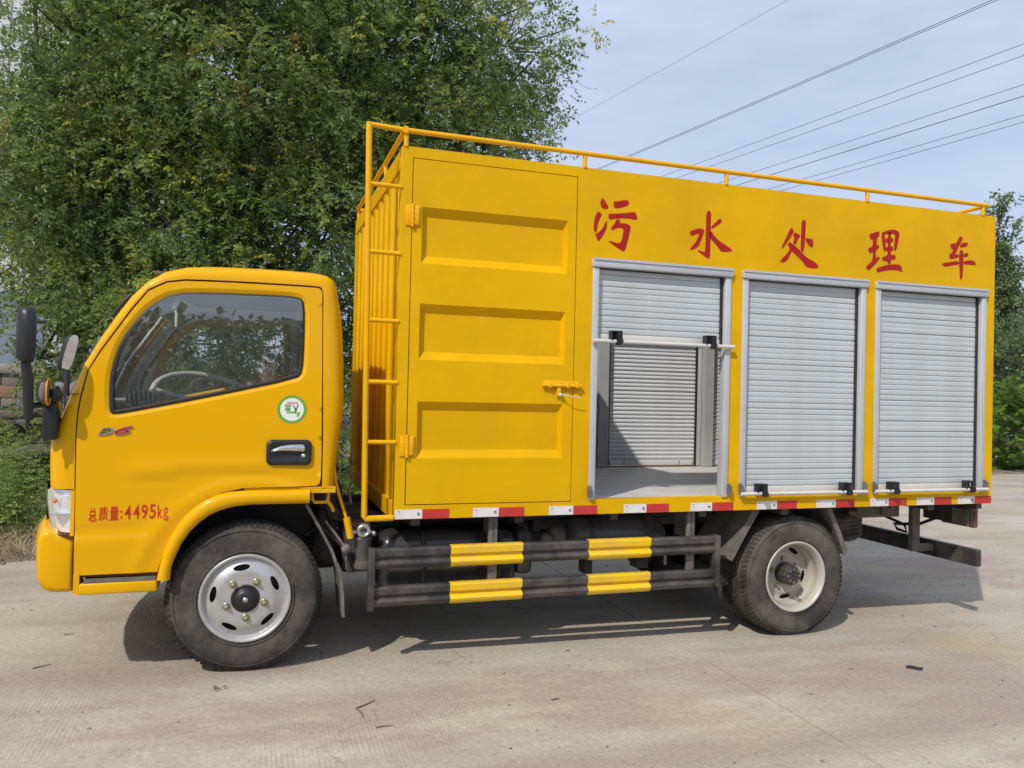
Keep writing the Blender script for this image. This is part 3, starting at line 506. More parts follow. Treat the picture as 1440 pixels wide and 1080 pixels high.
# headlamp
b = MB()
def lampx(z): return -.926 + max(0, (.92 - z)) * .16
rows = []
for z in np.linspace(.743, .962, 8):
    x0 = lampx(z)
    rows.append([(-.812, -.030, z), (-.84, -.036, z), (x0 + .045, -.034, z), (x0 + .015, -.02, z), (x0, .01, z), (x0 - .03, .12, z), (x0 - .07, .32, z)])
def gridmesh(b, rows, smooth=True):
    k = len(rows[0]); b.add([p for r in rows for p in r], [(i * k + j, i * k + j + 1, (i + 1) * k + j + 1, (i + 1) * k + j) for i in range(len(rows) - 1) for j in range(k - 1)], smooth)
for s in (0, 1):
    f = (lambda p: p) if s == 0 else (lambda p: (p[0], 2 * CYC - p[1], p[2]))
    b = MB(); gridmesh(b, [[f(p) for p in r] for r in rows]); lamp = part(b, 'headlight', M['lens'], fixn=False)
    b = MB()
    rr_ = []
    for i, z in enumerate(np.linspace(.750, .955, 9)):
        w = .012 * sin(i * pi / 4)
        rr_.append([f((-.812, -.020, z)), f((-.835, -.010 + w, z)), f((-.86, .012 + w, z)), f((lampx(z) + .03, .03 - w * .5, z)), f((lampx(z) - .01, .12, z)), f((lampx(z) - .05, .31, z))])
    gridmesh(b, rr_); part(b, 'lamp_reflector', M['reflector'], lamp, fixn=False)
    b = MB(); c = f((-.885, -.004, .903)); b.lathe([(0, -.012), (.008, -.010), (.013, 0), (.008, .010), (0, .012)], c, n=14); part(b, 'bulb', M['amber'], lamp)
    b = MB(); b.box(-.9, -.811, f((0, -.03, 0))[1], f((0, .02, 0))[1], .835, .843); part(b, 'lamp_divider', M['chrome'], lamp)
    b = MB(); b.box(-.812, -.796, f((0, -.034, 0))[1], f((0, .05, 0))[1], .735, .962); part(b, 'lamp_surround', M['rail'])
    b = MB(); b.box(-.89, -.792, f((0, -.022, 0))[1], f((0, .12, 0))[1], .47, .742); part(b, 'bumper_bracket', M['seamr'])
    b = MB(); b.tube([f((-.784, -.03, .70)), f((-.784, -.03, .665))], .007, n=8); part(b, 'bracket_bolt', M['steelb'])
    b = MB(); b.tube([f((-.784, -.03, .66)), f((-.783, -.03, .56))], .009, n=8); part(b, 'bracket_rod', M['black'])
# nose panel below the windscreen between the lamps
b = MB(); rows = []
for z in (.74, .80, .88, .962):
    rows.append([(-.985 - .045 * (1 - ((y - .9) / .6) ** 2), y, z) for y in np.linspace(.30, 1.5, 9)])
gridmesh(b, rows); part(b, 'grille_panel', M['black'])
# bumper
b = MB(); rows = []
ys = [-.050, -.046, -.034, -.012, .03, .12, .3, .6, .9]
prof = [(-.798, .700), (-.806, .712), (-.860, .742), (-.892, .768), (-.915, .764), (-.936, .74), (-.944, .70), (-.943, .62), (-.938, .534), (-.913, .482), (-.86, .468), (-.806, .466), (-.798, .475)]
allr = []
for yy in ys + [2 * CYC - y for y in ys[:-1]][::-1]:
    q = min(abs(yy - CY0), abs(2 * CYC - CY0 - yy)) if CY0 <= yy <= 2 * CYC - CY0 else 0
    q = (yy + .05) / .95 if yy <= .9 else (1.85 - yy) / .95
    q = min(1, max(0, q)); bl = .13 * (1 - (1 - q) ** 2.2); e = {-.050: .82, -.046: .93, -.034: .985}.get(round(yy if yy < .9 else 2 * CYC - yy, 3), 1)
    cx, cz = -.86, .62
    allr.append([((cx + (x - cx) * e) - (bl if x < -.83 else 0), yy, cz + (z - cz) * e) for x, z in prof])
k = len(prof)
b.add([p for r in allr for p in r], [(i * k + j, i * k + (j + 1) % k, (i + 1) * k + (j + 1) % k, (i + 1) * k + j) for i in range(len(allr) - 1) for j in range(k)] + [tuple(range(k)), tuple((len(allr) - 1) * k + j for j in range(k))], True)
part(b, 'front_bumper', M['cab'])

# --- mirrors
def mirror(near):
    f = (lambda p: p) if near else (lambda p: (p[0], 2 * CYC - p[1], p[2]))
    b = MB(); c = (-.985, -.20, 1.69)
    # oval housing
    vs = []; N = 20; R = 7
    for i in range(R + 1):
        t = i / R; dx = -.034 + .062 * t; s = sqrt(max(0.02, 1 - ((t - .62) / .66) ** 2)) if t < .62 else 1
        for k_ in range(N):
            q = 2 * pi * k_ / N; cy_, cz_ = cos(q), sin(q)
            e = 2.0 / 3.0
            yy = .054 * math.copysign(abs(cy_) ** e, cy_) * s; zz = .128 * math.copysign(abs(cz_) ** e, cz_) * (.75 + .25 * s)
            ca, sa = cos(radians(30)), sin(radians(30)); vs.append(f((c[0] + dx * ca - yy * sa + (0 if near else zz * .22), c[1] + yy * ca + dx * sa, c[2] + zz)))
    fs = [(i * N + k_, i * N + (k_ + 1) % N, (i + 1) * N + (k_ + 1) % N, (i + 1) * N + k_) for i in range(R) for k_ in range(N)] + [tuple(range(N))]
    b.add(vs, fs, True); mh = part(b, 'side_mirror', M['black'])
    b = MB(); b.add([(v[0] - .002, v[1], v[2]) for v in vs[-N:]], [tuple(range(N))]); part(b, 'mirror_glass', M['mirrorg'], mh)
    b = MB(); b.tube([f((-.985, -.19, 1.565)), f((-.975, -.18, 1.50)), f((-.970, -.17, 1.30))], [.022, .024, .020], n=12)
    b.tube([f((-.970, -.17, 1.36)), f((-.93, -.12, 1.37)), f((-.90, -.02, 1.37))], .014, n=10)
    b.tube([f((-.97, -.17, 1.31)), f((-.975, -.17, 1.255))], [.012, .006], n=8)
    b.box(-.94, -.875, f((0, -.07, 0))[1], f((0, .03, 0))[1], 1.20, 1.385, bev=.01)
    b.lathe([(0, -.03), (.03, -.022), (.036, 0), (.03, .025), (.0, .03)], f((-.885, -.075, 1.415)), n=16)
    part(b, 'mirror_arm', M['black'], mh)
    b = MB(); N = 16; vs = []
    for dx, r in ((-.02, .04), (0, .058), (.022, .060)):
        for k_ in range(N): q = 2 * pi * k_ / N; vs.append(f((-.925 + dx, -.135 + r * .7 * cos(q), 1.43 + r * sin(q))))
    b.add(vs, [(i * N + k_, i * N + (k_ + 1) % N, (i + 1) * N + (k_ + 1) % N, (i + 1) * N + k_) for i in range(2) for k_ in range(N)] + [tuple(range(N)), tuple(2 * N + k_ for k_ in range(N))], True)
    part(b, 'wide_mirror', M['dusty'], mh)
    b = MB(); b.tube([f((-.900, -.135 + .044 * cos(q), 1.43 + .062 * sin(q))) for q in np.linspace(0, 2 * pi, 21)[:-1]], .0042, n=6, closed=True); part(b, 'mirror_edge', M['orangel'], mh)
    b = MB(); b.lathe([(0, -.02), (.016, -.014), (.02, 0), (.014, .02)], f((-.868, -.07, 1.46)), n=14); part(b, 'mirror_bolt', M['steelb'], mh)
    return mh
mirror(True)['label'] = 'near side mirror with a black housing'
fm = mirror(False); fm['label'] = 'far side mirror showing its glass'; fm.location = (-.27, .02, 0)
# wiper parked on the near pillar, clearance strip
b = MB(); b.box(-.672, -.588, .045, .075, 1.80, 1.815)
o = MB(); o.tube([(-.668, .06, 1.812), (-.625, .05, 1.875), (-.585, .055, 1.925)], .010, n=8); o.tube([(-.690, .05, 1.785), (-.672, .05, 1.80)], .012, n=8); part(o, 'pillar_deflector', M['black'])
o = MB(); o.tube([(-.93, .75, 1.37), (-.78, .40, 1.66)], .008, n=6); o.tube([(-.97, 1.35, 1.37), (-.82, 1.0, 1.66)], .008, n=6); part(o, 'wiper', M['black'])

# --- cab interior
b = MB(); rows = []
dp = [(-.70, 1.0), (-.54, 1.04), (-.50, 1.14), (-.485, 1.24), (-.52, 1.34), (-.60, 1.385), (-.72, 1.395), (-.84, 1.37)]
for y in (.03, .08, .5, .9, 1.3, 1.72, 1.77): rows.append([(x - (.02 if y in (.03, 1.77) else 0), y, z) for x, z in dp])
gridmesh(b, rows)
b.box(-.62, -.46, .25, .62, 1.28, 1.44, bev=.03)
dsh = part(b, 'dashboard', M['dash'])
for k_ in range(6):
    v = MB(); v.box(-.475 - k_ * .0, -.465, .30 + k_ * .02, .312 + k_ * .02, 1.36, 1.43); part(v, 'vent_fin', M['black'], dsh)
for k_ in range(7):
    v = MB(); v.tube([(-.60 + k_ * .022, .10, 1.40 + .045 * sin(.5 + k_ * .35)), (-.585 + k_ * .022, .06, 1.33)], .006, n=5); part(v, 'vent_fin', M['black'], dsh)
# steering wheel
sw = MB(); C0 = Vector((-.19, .42, 1.375)); ax = Vector((.26, -.44, .86)).normalized(); u = ax.cross(Vector((1, 0, 0))).normalized(); w_ = ax.cross(u)
R_ = .33
sw.tube([C0 + (u * cos(q) + w_ * sin(q)) * R_ for q in np.linspace(0, 2 * pi, 41)[:-1]], .0165, n=10, closed=True)
sw.lathe([(0, -.03), (.06, -.02), (.07, .0), (.05, .03)], (0, 0, 0), n=20)
k0 = len(sw.v) - 4 * 20
for i in range(k0, len(sw.v)):
    x, y, z = sw.v[i]; sw.v[i] = tuple(C0 + u * x + w_ * z - ax * (y + .02))
for q in (radians(200), radians(340), radians(90)): sw.tube([C0 - ax * .02 + (u * cos(q) + w_ * sin(q)) * .05, C0 + (u * cos(q) + w_ * sin(q)) * (R_ - .005)], [.02, .012], n=8)
stw = part(sw, 'steering_wheel', M['wheelg'])
v = MB(); v.tube([C0 - ax * .03, C0 - ax * .5], .032, n=12); part(v, 'steering_column', M['black'], stw)
for y in (.22, 1.02):
    v = MB(); v.box(-.12, .34, y, y + .52, 1.0, 1.14, bev=.04); v.box(.27, .40, y, y + .52, 1.12, 1.50, bev=.05); part(v, 'cab_seat', M['seat'])
v = MB(); v.box(-.50, -.47, .80, 1.0, 1.87, 1.93, bev=.008); v.tube([(-.49, .9, 1.93), (-.46, .9, 2.0)], .006, n=6); part(v, 'rear_view_mirror', M['black'])
v = MB(); v.box(-.47, -.45, .2, .7, 1.84, 1.98, bev=.006); v.box(-.47, -.45, 1.08, 1.58, 1.84, 1.98, bev=.006); part(v, 'sun_visor', M['trim'])
# ------------------------------------------------------------------ box body
BX0, BX1, BY0, BY1, BZ0, BZ1 = .745, 4.960, -.080, 1.960, .780, 2.800
SH = [(1.885, 2.805), (2.903, 3.835), (3.930, 4.872)]; SZ0, SZ1 = .868, 2.268
DX0, DX1, DZ0, DZ1 = .808, 1.768, .860, 2.737
def wallpanel(y, near):
    b = MB(); holes = [rect(a, c, SZ0, SZ1) for a, c in SH] + ([rect(DX0 - .005, DX1 + .005, DZ0 - .005, DZ1 + .005)] if near else [])
    panel(b, rect(BX0, BX1, BZ0, BZ1), holes, lambda x, z: y, step=9, depth=(.045 if near else -.045), smooth=False, edge=9)
    return part(b, 'side_wall', M['box'])
sw_n = wallpanel(BY0, True); sw_f = wallpanel(BY1, False)
b = MB(); HX0, HX1, HY0, HY1 = 1.86, 3.60, .06, 1.34   # open roof hatch
b.box(BX0 + .002, HX0, BY0 + .048, BY1 - .048, BZ1 - .05, BZ1 - .003); b.box(HX1, BX1 - .002, BY0 + .048, BY1 - .048, BZ1 - .05, BZ1 - .003)
b.box(HX0 + .001, HX1 - .001, BY0 + .048, HY0, BZ1 - .05, BZ1 - .003); b.box(HX0 + .001, HX1 - .001, HY1, BY1 - .048, BZ1 - .05, BZ1 - .003); part(b, 'box_roof', M['box'])
b = MB(); b.box(BX0 + .03, BX1 - .03, BY0 + .048, BY1 - .048, BZ0 + .01, .858); part(b, 'box_floor', M['floorg'])
b = MB(); b.box(BX1 - .03, BX1 - .002, BY0 + .048, BY1 - .048, .862, BZ1 - .055); part(b, 'rear_wall', M['box'])
b = MB(); b.box(1.79, 1.82, BY0 + .05, BY1 - .05, .862, BZ1 - .055); part(b, 'partition', M['grey'])
b = MB(); b.box(1.83, BX1 - .035, BY1 - .115, BY1 - .118, 2.24, BZ1 - .06); b.box(1.83, BX1 - .035, BY0 + .118, BY0 + .121, 2.24, BZ1 - .06); part(b, 'shutter_drum_cover', M['grey'])
for a, c in ((1.83, 1.882), (2.812, 2.895), (3.842, 3.925), (4.88, 4.92)):
    b = MB(); b.box(a, c, BY1 - .118, BY1 - .05, .862, 2.235); part(b, 'inner_post', M['grey'])
# corrugated front wall: one pressed panel per rib
ribs = []; y = BY0 + .06; 
b = MB(); b.box(BX0, BX0 + .05, BY0 + .047, BY0 + .075, BZ0, BZ1 - .052); b.box(BX0, BX0 + .05, BY1 - .085, BY1 - .047, BZ0, BZ1 - .052); b.box(BX0 - .012, BX0 + .04, BY0 + .047, BY1 - .047, BZ0, .872); b.box(BX0 - .004, BX0 + .04, BY0 + .047, BY1 - .047, BZ1 - .115, BZ1 - .052); part(b, 'front_frame', M['box'])
prof = []
y = BY0 + .075; pitch = (BY1 - .085 - y) / 9
ribproto = None
for k in range(9):
    b = MB(); p = [(0, .036), (.05, .036), (.085, .004), (pitch - .035, .004), (pitch, .036)]
    vs = [(BX0 + dx, dy, z) for dy, dx in p for z in (.872, BZ1 - .115)]
    if ribproto is None:
        b.add(vs, [(2 * i, 2 * i + 2, 2 * i + 3, 2 * i + 1) for i in range(len(p) - 1)], False)
        ribproto = part(b, 'wall_rib', M['box'], fixn=False); ribproto.location = (0, y, 0)
    else: inst(ribproto, 'wall_rib', truck, (0, y + k * pitch, 0))
# service door with three pressed panels
REC = [(.860, 1.716, 2.170, 2.478), (.860, 1.712, 1.645, 1.950), (.860, 1.708, 1.108, 1.418)]
b = MB(); yd = BY0 - .002
panel(b, rect(DX0, DX1, DZ0, DZ1), [rect(*r) for r in REC], lambda x, z: yd, step=9, depth=.04, smooth=False, edge=9)
for x0, x1, z0, z1 in REC:
    q = .034; a, e = .018, .046
    ix0, ix1, iz0, iz1 = x0 + a, x1 - a, z0 + .046, z1 - .044
    vs = [(x0, yd, z0), (x1, yd, z0), (x1, yd, z1), (x0, yd, z1), (ix0, yd + q, iz0), (ix1, yd + q, iz0), (ix1, yd + q, iz1), (ix0, yd + q, iz1)]
    b.add(vs, [(0, 1, 5, 4), (1, 2, 6, 5), (2, 3, 7, 6), (3, 0, 4, 7), (4, 5, 6, 7)], False)
sdoor = part(b, 'service_door', M['box'], fixn=False)
b = MB(); b.box(DX0 - .02, DX1 + .02, BY0 + .046, BY0 + .060, DZ0 - .02, DZ1 + .02); part(b, 'door_backing', M['seamr'])
for zc in (2.425, 1.176):
    b = MB(); b.box(.768, .803, BY0 - .008, BY0 - .001, zc - .056, zc + .056, bev=.002); b.box(.812, .850, BY0 - .010, BY0 - .003, zc - .056, zc + .056, bev=.002); b.box(.812, .842, BY0 - .016, BY0 - .010, zc - .05, zc + .05, bev=.002)
    b.tube([(.807, BY0 - .014, zc - .062), (.807, BY0 - .014, zc + .062)], .009, n=10)
    for k in range(4): b.tube([(.807, BY0 - .014, zc - .045 + k * .03 - .001), (.807, BY0 - .014, zc - .045 + k * .03 + .001)], .0105, n=10)
    part(b, 'hinge', M['rail'], sdoor)
b = MB(); b.box(1.585, 1.800, BY0 - .008, BY0 - .003, 1.515, 1.552, bev=.002); b.tube([(1.575, BY0 - .02, 1.524), (1.815, BY0 - .02, 1.524)], .010, n=10); b.box(1.665, 1.690, BY0 - .022, BY0 - .003, 1.462, 1.518, bev=.003)
for x in (1.61, 1.72, 1.78): b.box(x, x + .018, BY0 - .032, BY0 - .006, 1.510, 1.540, bev=.003)
part(b, 'bolt_latch', M['rail'], sdoor)
b = MB(); b.lathe([(0, -.014), (.012, -.012), (.014, 0)], (1.688, BY0 - .014, 1.470), n=14); part(b, 'latch_pin', M['steelb'], sdoor)
b = MB(); b.tube([(1.69, BY0 - .03, 1.472), (1.72, BY0 - .05, 1.468), (1.76, BY0 - .055, 1.463), (1.80, BY0 - .05, 1.455)], .0025, n=6); part(b, 'latch_wire', M['barw'], sdoor)

# roller shutters
PITCH = .035
def slatmesh(x0, x1, near):
    b = MB(); pr = [(0.0, .004), (.0004, .0002), (.003, -.0012), (.010, -.0019), (.026, -.0022), (.0318, -.0014), (.0331, .0002), (.0334, .004)]
    s = 1
    if not near: pr = [(0, .0), (.004, -.007), (.014, -.012), (.025, -.010), (.034, -.002)]
    vs = [(x, s * o_, z) for z, o_ in pr for x in (x0, x1)]
    # for far shutters the visible, inner side is the ribbed one
    b.add(vs, [(2 * i, 2 * i + 1, 2 * i + 3, 2 * i + 2) for i in range(len(pr) - 1)], True)
    return b
def shutter(i, near, zbot, label=None):
    a, c = SH[i]; root = bpy.data.objects.new('roller_shutter', None); COL.objects.link(root); root.parent = truck; root.empty_display_size = .1
    if label: root['label'] = label
    s = 1 if near else -1; Y = BY0 if near else BY1
    fr = M['frame']
    b = MB(); b.box(a - .006, a + .032, Y - s * .012, Y + s * .05, SZ0 - .004, SZ1 - .045, bev=.003); part(b, 'guide_rail', fr, root)
    b = MB(); b.box(c - .034, c + .006, Y - s * .012, Y + s * .05, SZ0 - .004, SZ1 - .045, bev=.003); part(b, 'guide_rail', fr, root)
    b = MB(); b.box(a - .012, c + .012, Y - s * .024, Y + s * .05, SZ1 - .044, SZ1 + .004, bev=.004); b.box(a - .012, c + .012, Y - s * .030, Y - s * .0245, SZ1 - .006, SZ1 + .008); part(b, 'header_rail', fr, root)
    b = MB(); b.box(c - .054, c - .035, Y + s * .018, Y + s * .05, zbot, SZ1 - .046); b.box(a + .033, a + .038, Y + s * .018, Y + s * .05, zbot, SZ1 - .046); b.box(a + .041, c - .041, Y + s * .014, Y + s * .02, SZ1 - .052, SZ1 - .046); part(b, 'brush_seal', M['seal'], root)
    yc = Y + s * .028
    z = zbot + .055; pro = None; m = M['alu'] if near else M['alu2']
    x0, x1 = a + .038, c - .052
    while z < SZ1 - .045:
        if pro is None:
            pro = part(slatmesh(x0, x1, near), 'slat', m, root, fixn=False); 
            if near:
                bk = MB(); bk.box(x0, x1, yc + .004, yc + .006, zbot + .05, SZ1 - .045); part(bk, 'slat_backing', M['grey'], root)
            else:
                bk = MB(); bk.box(x0, x1, yc + .004, yc + .006, zbot + .05, SZ1 - .045); part(bk, 'slat_backing', M['grey'], root)
            pro.location = (0, yc, z)
        else:
            sl1 = inst(pro, 'slat', root, (0, yc + random.uniform(-.0007, .0007), z + random.uniform(-.0005, .0005))); sl1.rotation_euler = (random.uniform(-.02, .02) * 0, random.uniform(-.0006, .0006), 0)
        if not near: pro.location.y = yc; 
        z += PITCH
    b = MB(); b.box(x0, x1, yc - s * .008 if near else yc - .012, yc + s * .006 if near else yc + .004, zbot + .004, zbot + .052, bev=.003); part(b, 'bottom_slat', M['barw'] if near else M['alu2'], root)
    if near:
        zb = zbot + (.012 if zbot < 1 else .006)
        b = MB(); b.tube([(a - .012, Y - .034, zb), (c + .018, Y - .034, zb)], .0115, n=12); part(b, 'lift_bar', M['barw'], root)
        for xx in (a + .135, c - .155):
            b = MB(); b.box(xx - .035, xx + .035, Y - .012, Y - .006, zb - .005, zb + .062, bev=.002); b.box(xx - .035, xx + .035, Y - .055, Y - .008, zb + .055, zb + .062, bev=.002); b.box(xx - .035, xx - .029, Y - .052, Y - .008, zb + .010, zb + .058)
            b.prism([(xx + .003, zb + .058), (xx + .035, zb + .058), (xx + .036, zb - .012), (xx + .022, zb - .022), (xx + .006, zb - .012)], Y - .052, Y - .044)
            b.tube([(xx + .018, Y - .062, zb), (xx + .018, Y - .02, zb)], .019, n=14)
            bk = part(b, 'bar_bracket', M['black'], root)
        for xx in (a - .004, c + .012):
            b = MB(); b.box(xx - .014, xx + .012, Y - .018, Y - .0125, .880, .948, bev=.003); b.prism([(xx - .010, .935), (xx + .010, .935), (xx + .016, .885), (xx - .012, .885)], Y - .034, Y - .018); part(b, 'striker_plate', M['dusty'], root)
    else:
        for xx in (x0 + .012, x0 + .15, x1 - .15, x1 - .012):
            for zz in (zbot + .018, zbot + .038):
                b = MB(); b.lathe([(0, -.004), (.005, -.003), (.006, 0)], (xx, yc - .012, zz), n=8); part(b, 'screw', M['black'], root)
    return root
shutter(0, True, 1.785, 'half raised roller shutter open over the compartment'); shutter(1, True, .872, 'closed middle roller shutter'); shutter(2, True, .872, 'closed rear roller shutter')
for i in range(3): shutter(i, False, .868)

# reflective tape: pairs of white and red pieces
TAPE = [.751, 1.187, 1.638, 2.110, 2.559, 3.030, 3.481, 3.911, 4.298, 4.657]
pw = pr_ = None
for x in TAPE:
    if pw is None:
        b = MB(); b.box(0, .150, BY0 - .0016, BY0 - .0002, .7815, .832); pw = part(b, 'white_tape', M['tapew']); pw.location = (x, 0, 0)
        b = MB(); b.box(0, .151, BY0 - .0016, BY0 - .0002, .7815, .832); pr_ = part(b, 'red_tape', M['taper']); pr_.location = (x + .1505, 0, 0)
        b = MB(); b.box(.122, .136, BY0 - .0022, BY0 - .0017, .806, .813); b.box(.124, .138, BY0 - .0022, BY0 - .0017, .798, .803); b.box(.015, .026, BY0 - .0022, BY0 - .0017, .819, .823); mk = part(b, 'tape_mark', M['mark'], pw)
    else:
        c = inst(pw, 'white_tape', truck, (x, 0, 0)); inst(mk, 'tape_mark', c)
        inst(pr_, 'red_tape', truck, (x + .1505, 0, 0))
# painted characters
for strokes in CHARS:
    b = MB()
    for p in strokes:
        p = smooth_loop(scale_loop(p, -.0035), 1); tri = geometry.tessellate_polygon([[Vector((a, c, 0)) for a, c in p]])
        b.add([(a, BY0 - .0012, c) for a, c in p], [tuple(t) for t in tri], False)
    part(b, 'painted_character', M['red'], fixn=False)

# roof rail and ladder
RZ = 2.884; r = .0145
def rod(name, pts, rad=r, m='rail', parent=None, n=12): b = MB(); b.tube(pts, rad, n=n); return part(b, name, M[m], parent)
rail = rod('roof_rail', [(.558, BY0, 2.893), (.757, BY0, 2.884), (4.895, BY0, 2.870)])
rod('rail_tube', [(.757, BY0 + .02, 2.884), (.757, BY1 - .02, 2.884)], parent=rail); rod('rail_tube', [(4.87, BY0 + .02, 2.866), (4.87, BY1 - .02, 2.866)], parent=rail); rod('rail_tube', [(.757, BY1 - .01, 2.884), (4.88, BY1 - .01, 2.870)], parent=rail)
for x in (.765, 1.815, 2.768, 3.845, 4.845):
    for y in (BY0 + .004, BY1 - .01): rod('rail_post', [(x, y, 2.797), (x, y, 2.872)], .013, parent=rail)
for x in (.80,):
    for y in (.6, 1.3): rod('rail_post', [(.765, y, 2.797), (.757, y, 2.878)], .013, parent=rail)
b = MB(); b.tube([(.563, BY0, 2.902), (.5885, BY0, .80), (.596, BY0, .788), (.742, BY0, .790)], .0165, n=12); b.tube([(.757, BY0 - .02, 2.884), (.757, BY0 + .02, 2.884)], .019, n=12)
lad = part(b, 'ladder', M['rail'])
for k, (z) in enumerate((2.575, 2.213, 1.847, 1.517, 1.195)):
    xx = .5645 + (2.9 - z) * .0118; rod('rung', [(xx, BY0, z + .001), (.748, BY0 + .004, z)], .0125, parent=lad)
# the ladder's back stile stands off the front wall
# ------------------------------------------------------------------ chassis, wheels, side guard
def tyre(c, R=.387, W=.19, s=1, n=96):
    """c: centre of the outer face; the tyre extends s*W in y"""
    h = R - .222
    pr = [(.218, .010), (.226, .004), (.240, -.001), (.262, -.004), (.300, -.008), (.330, -.007), (.352, -.001), (.368, .010), (.379, .020), (.3845, .030)]
    prof = pr[:]
    # grooved tread
    for g0, g1 in ((.052, .060), (.082, .090), (.112, .120), (.140, .148)): prof += [(R + .0005, g0 - .001), (R - .011, g0 + .001), (R - .011, g1 - .001), (R + .0005, g1 + .001)]
    prof += [(.3845, W - .03), (.379, W - .02), (.352, W + .001), (.30, W + .008), (.24, W + .001), (.218, W - .01)]
    b = MB(); vs = []
    for (r, o) in prof:
        for k in range(n):
            q = 2 * pi * k / n; rr2 = r
            # flattened foot
            x = r * cos(q); z = r * sin(q)
            z = max(z, -R + .010)
            vs.append((c[0] + x, c[1] + s * o, c[2] + z))
    fs = [(i * n + k, i * n + (k + 1) % n, (i + 1) * n + (k + 1) % n, (i + 1) * n + k) for i in range(len(prof) - 1) for k in range(n)]
    b.add(vs, fs, True)
    # sidewall ridges
    for rr2 in (.243, .349):
        b.lathe([(rr2 - .003, 0), (rr2, -.003), (rr2 + .003, 0)], (c[0], c[1] - s * .0065, c[2]), n=72)
    return b
def blocks(c, s, R=.387):
    """shoulder lugs cut by cross grooves"""
    b = MB(); N = 76
    for k in range(N):
        q0 = 2 * pi * k / N; q1 = q0 + 2 * pi / N * .66
        if -R + .02 > R * sin(q0): continue
        vs = []
        for q in (q0, q1):
            for r_, o in ((.366, .006), (.3915, .024), (.3905, .048)): vs.append((c[0] + r_ * cos(q), c[1] + s * o, c[2] + r_ * sin(q)))
        b.add(vs, [(0, 1, 4, 3), (1, 2, 5, 4), (0, 3, 4, 1)], False)
        vs2 = [(v[0] - (v[0] - c[0]) * .03, v[1], v[2] - (v[2] - c[2]) * .03) for v in vs]
        b.add(vs + vs2, [(0, 1, 7, 6), (1, 2, 8, 7), (3, 4, 10, 9), (4, 5, 11, 10)], False)
    return b
def disc_panel(b, c, s, rot, yf, rout, rin=.070, slotr=.160):
    sl = []
    for k in range(5):
        q = rot + 2 * pi * k / 5; u = (cos(q), sin(q)); t = (-sin(q), cos(q))
        sl.append([(slotr * u[0] + .042 * t[0] * cos(a) + .0155 * u[0] * sin(a), slotr * u[1] + .042 * t[1] * cos(a) + .0155 * u[1] * sin(a)) for a in np.linspace(0, 2 * pi, 15)[:-1]])
    m2 = MB()
    circ = [(rout * cos(a), rout * sin(a)) for a in np.linspace(0, 2 * pi, 49)[:-1]]; hub = [(rin * cos(a), rin * sin(a)) for a in np.linspace(0, 2 * pi, 25)[:-1]]
    panel(m2, circ, [hub] + sl, lambda x, z: yf(sqrt(x * x + z * z)), step=.013, depth=.005, edge=.012)
    for v in m2.v: pass
    b.add([(c[0] + v[0], c[1] + s * v[1], c[2] + v[2]) for v in m2.v], m2.f, True)
def wheel_front(name, cx, y, cz, s):
    root = bpy.data.objects.new(name, None); COL.objects.link(root); root.parent = truck; root.empty_display_size = .2
    c = (cx, y, cz); part(tyre(c, s=s), 'tyre', M['tyre'], root); part(blocks(c, s), 'tread_lugs', M['tyre'], root)
    b = MB(); b.lathe([(.226, -.002), (.229, -.006), (.224, -.010), (.214, -.008), (.208, .004), (.203, .014), (.196, .02), (.196, .16)], (cx, y, cz) , n=64)
    if s < 0:
        b = MB(); b.lathe([(r_, -o) for r_, o in [(.226, -.002), (.229, -.006), (.224, -.010), (.214, -.008), (.208, .004), (.203, .014), (.196, .02), (.196, .16)]], c, n=64)
    disc_panel(b, c, s, radians(98), lambda r_: .018 - .030 * min(1, max(0, (.192 - r_) / .055)) ** .75 if r_ > .137 else -.012 + .004 * (1 if r_ < .12 else (.137 - r_) / .017), .200)
    rim = part(b, 'rim', M['rim'], root, fixn=False)
    for k in range(5):
        q = radians(57) + 2 * pi * k / 5; b = MB(); p = (cx + .098 * cos(q), y - s * .008, cz + .098 * sin(q)); b.lathe([(.021, 0), (.019, -.004 * s), (.015, -.006 * s)], p, n=14); b.lathe([(.0135, 0), (.0135, -.018 * s), (.010, -.020 * s), (.0, -.020 * s)], p, n=6, smooth=False); b.lathe([(.007, 0), (.007, -.028 * s), (0, -.028 * s)], p, n=8); part(b, 'wheel_nut', M['nut'], root)
    b = MB(); b.lathe([(.073, 0), (.072, -.012 * s), (.060, -.014 * s), (.055, -.008 * s), (.05, -.030 * s), (.035, -.040 * s), (0, -.042 * s)], (cx, y + s * .002, cz), n=32); hub = part(b, 'hub', M['black'], root)
    b = MB(); b.lathe([(.014, 0), (.012, -.006 * s), (0, -.007 * s)], (cx, y - s * .038, cz), n=12); part(b, 'hub_centre', M['steelb'], root)
    b = MB(); b.lathe([(.12, .04 * s), (.19, .05 * s)], (cx, y, cz), n=32); b.lathe([(.185, .05 * s), (.185, .15 * s)], c, n=32); part(b, 'brake_drum', M['seal'], root)
    return root
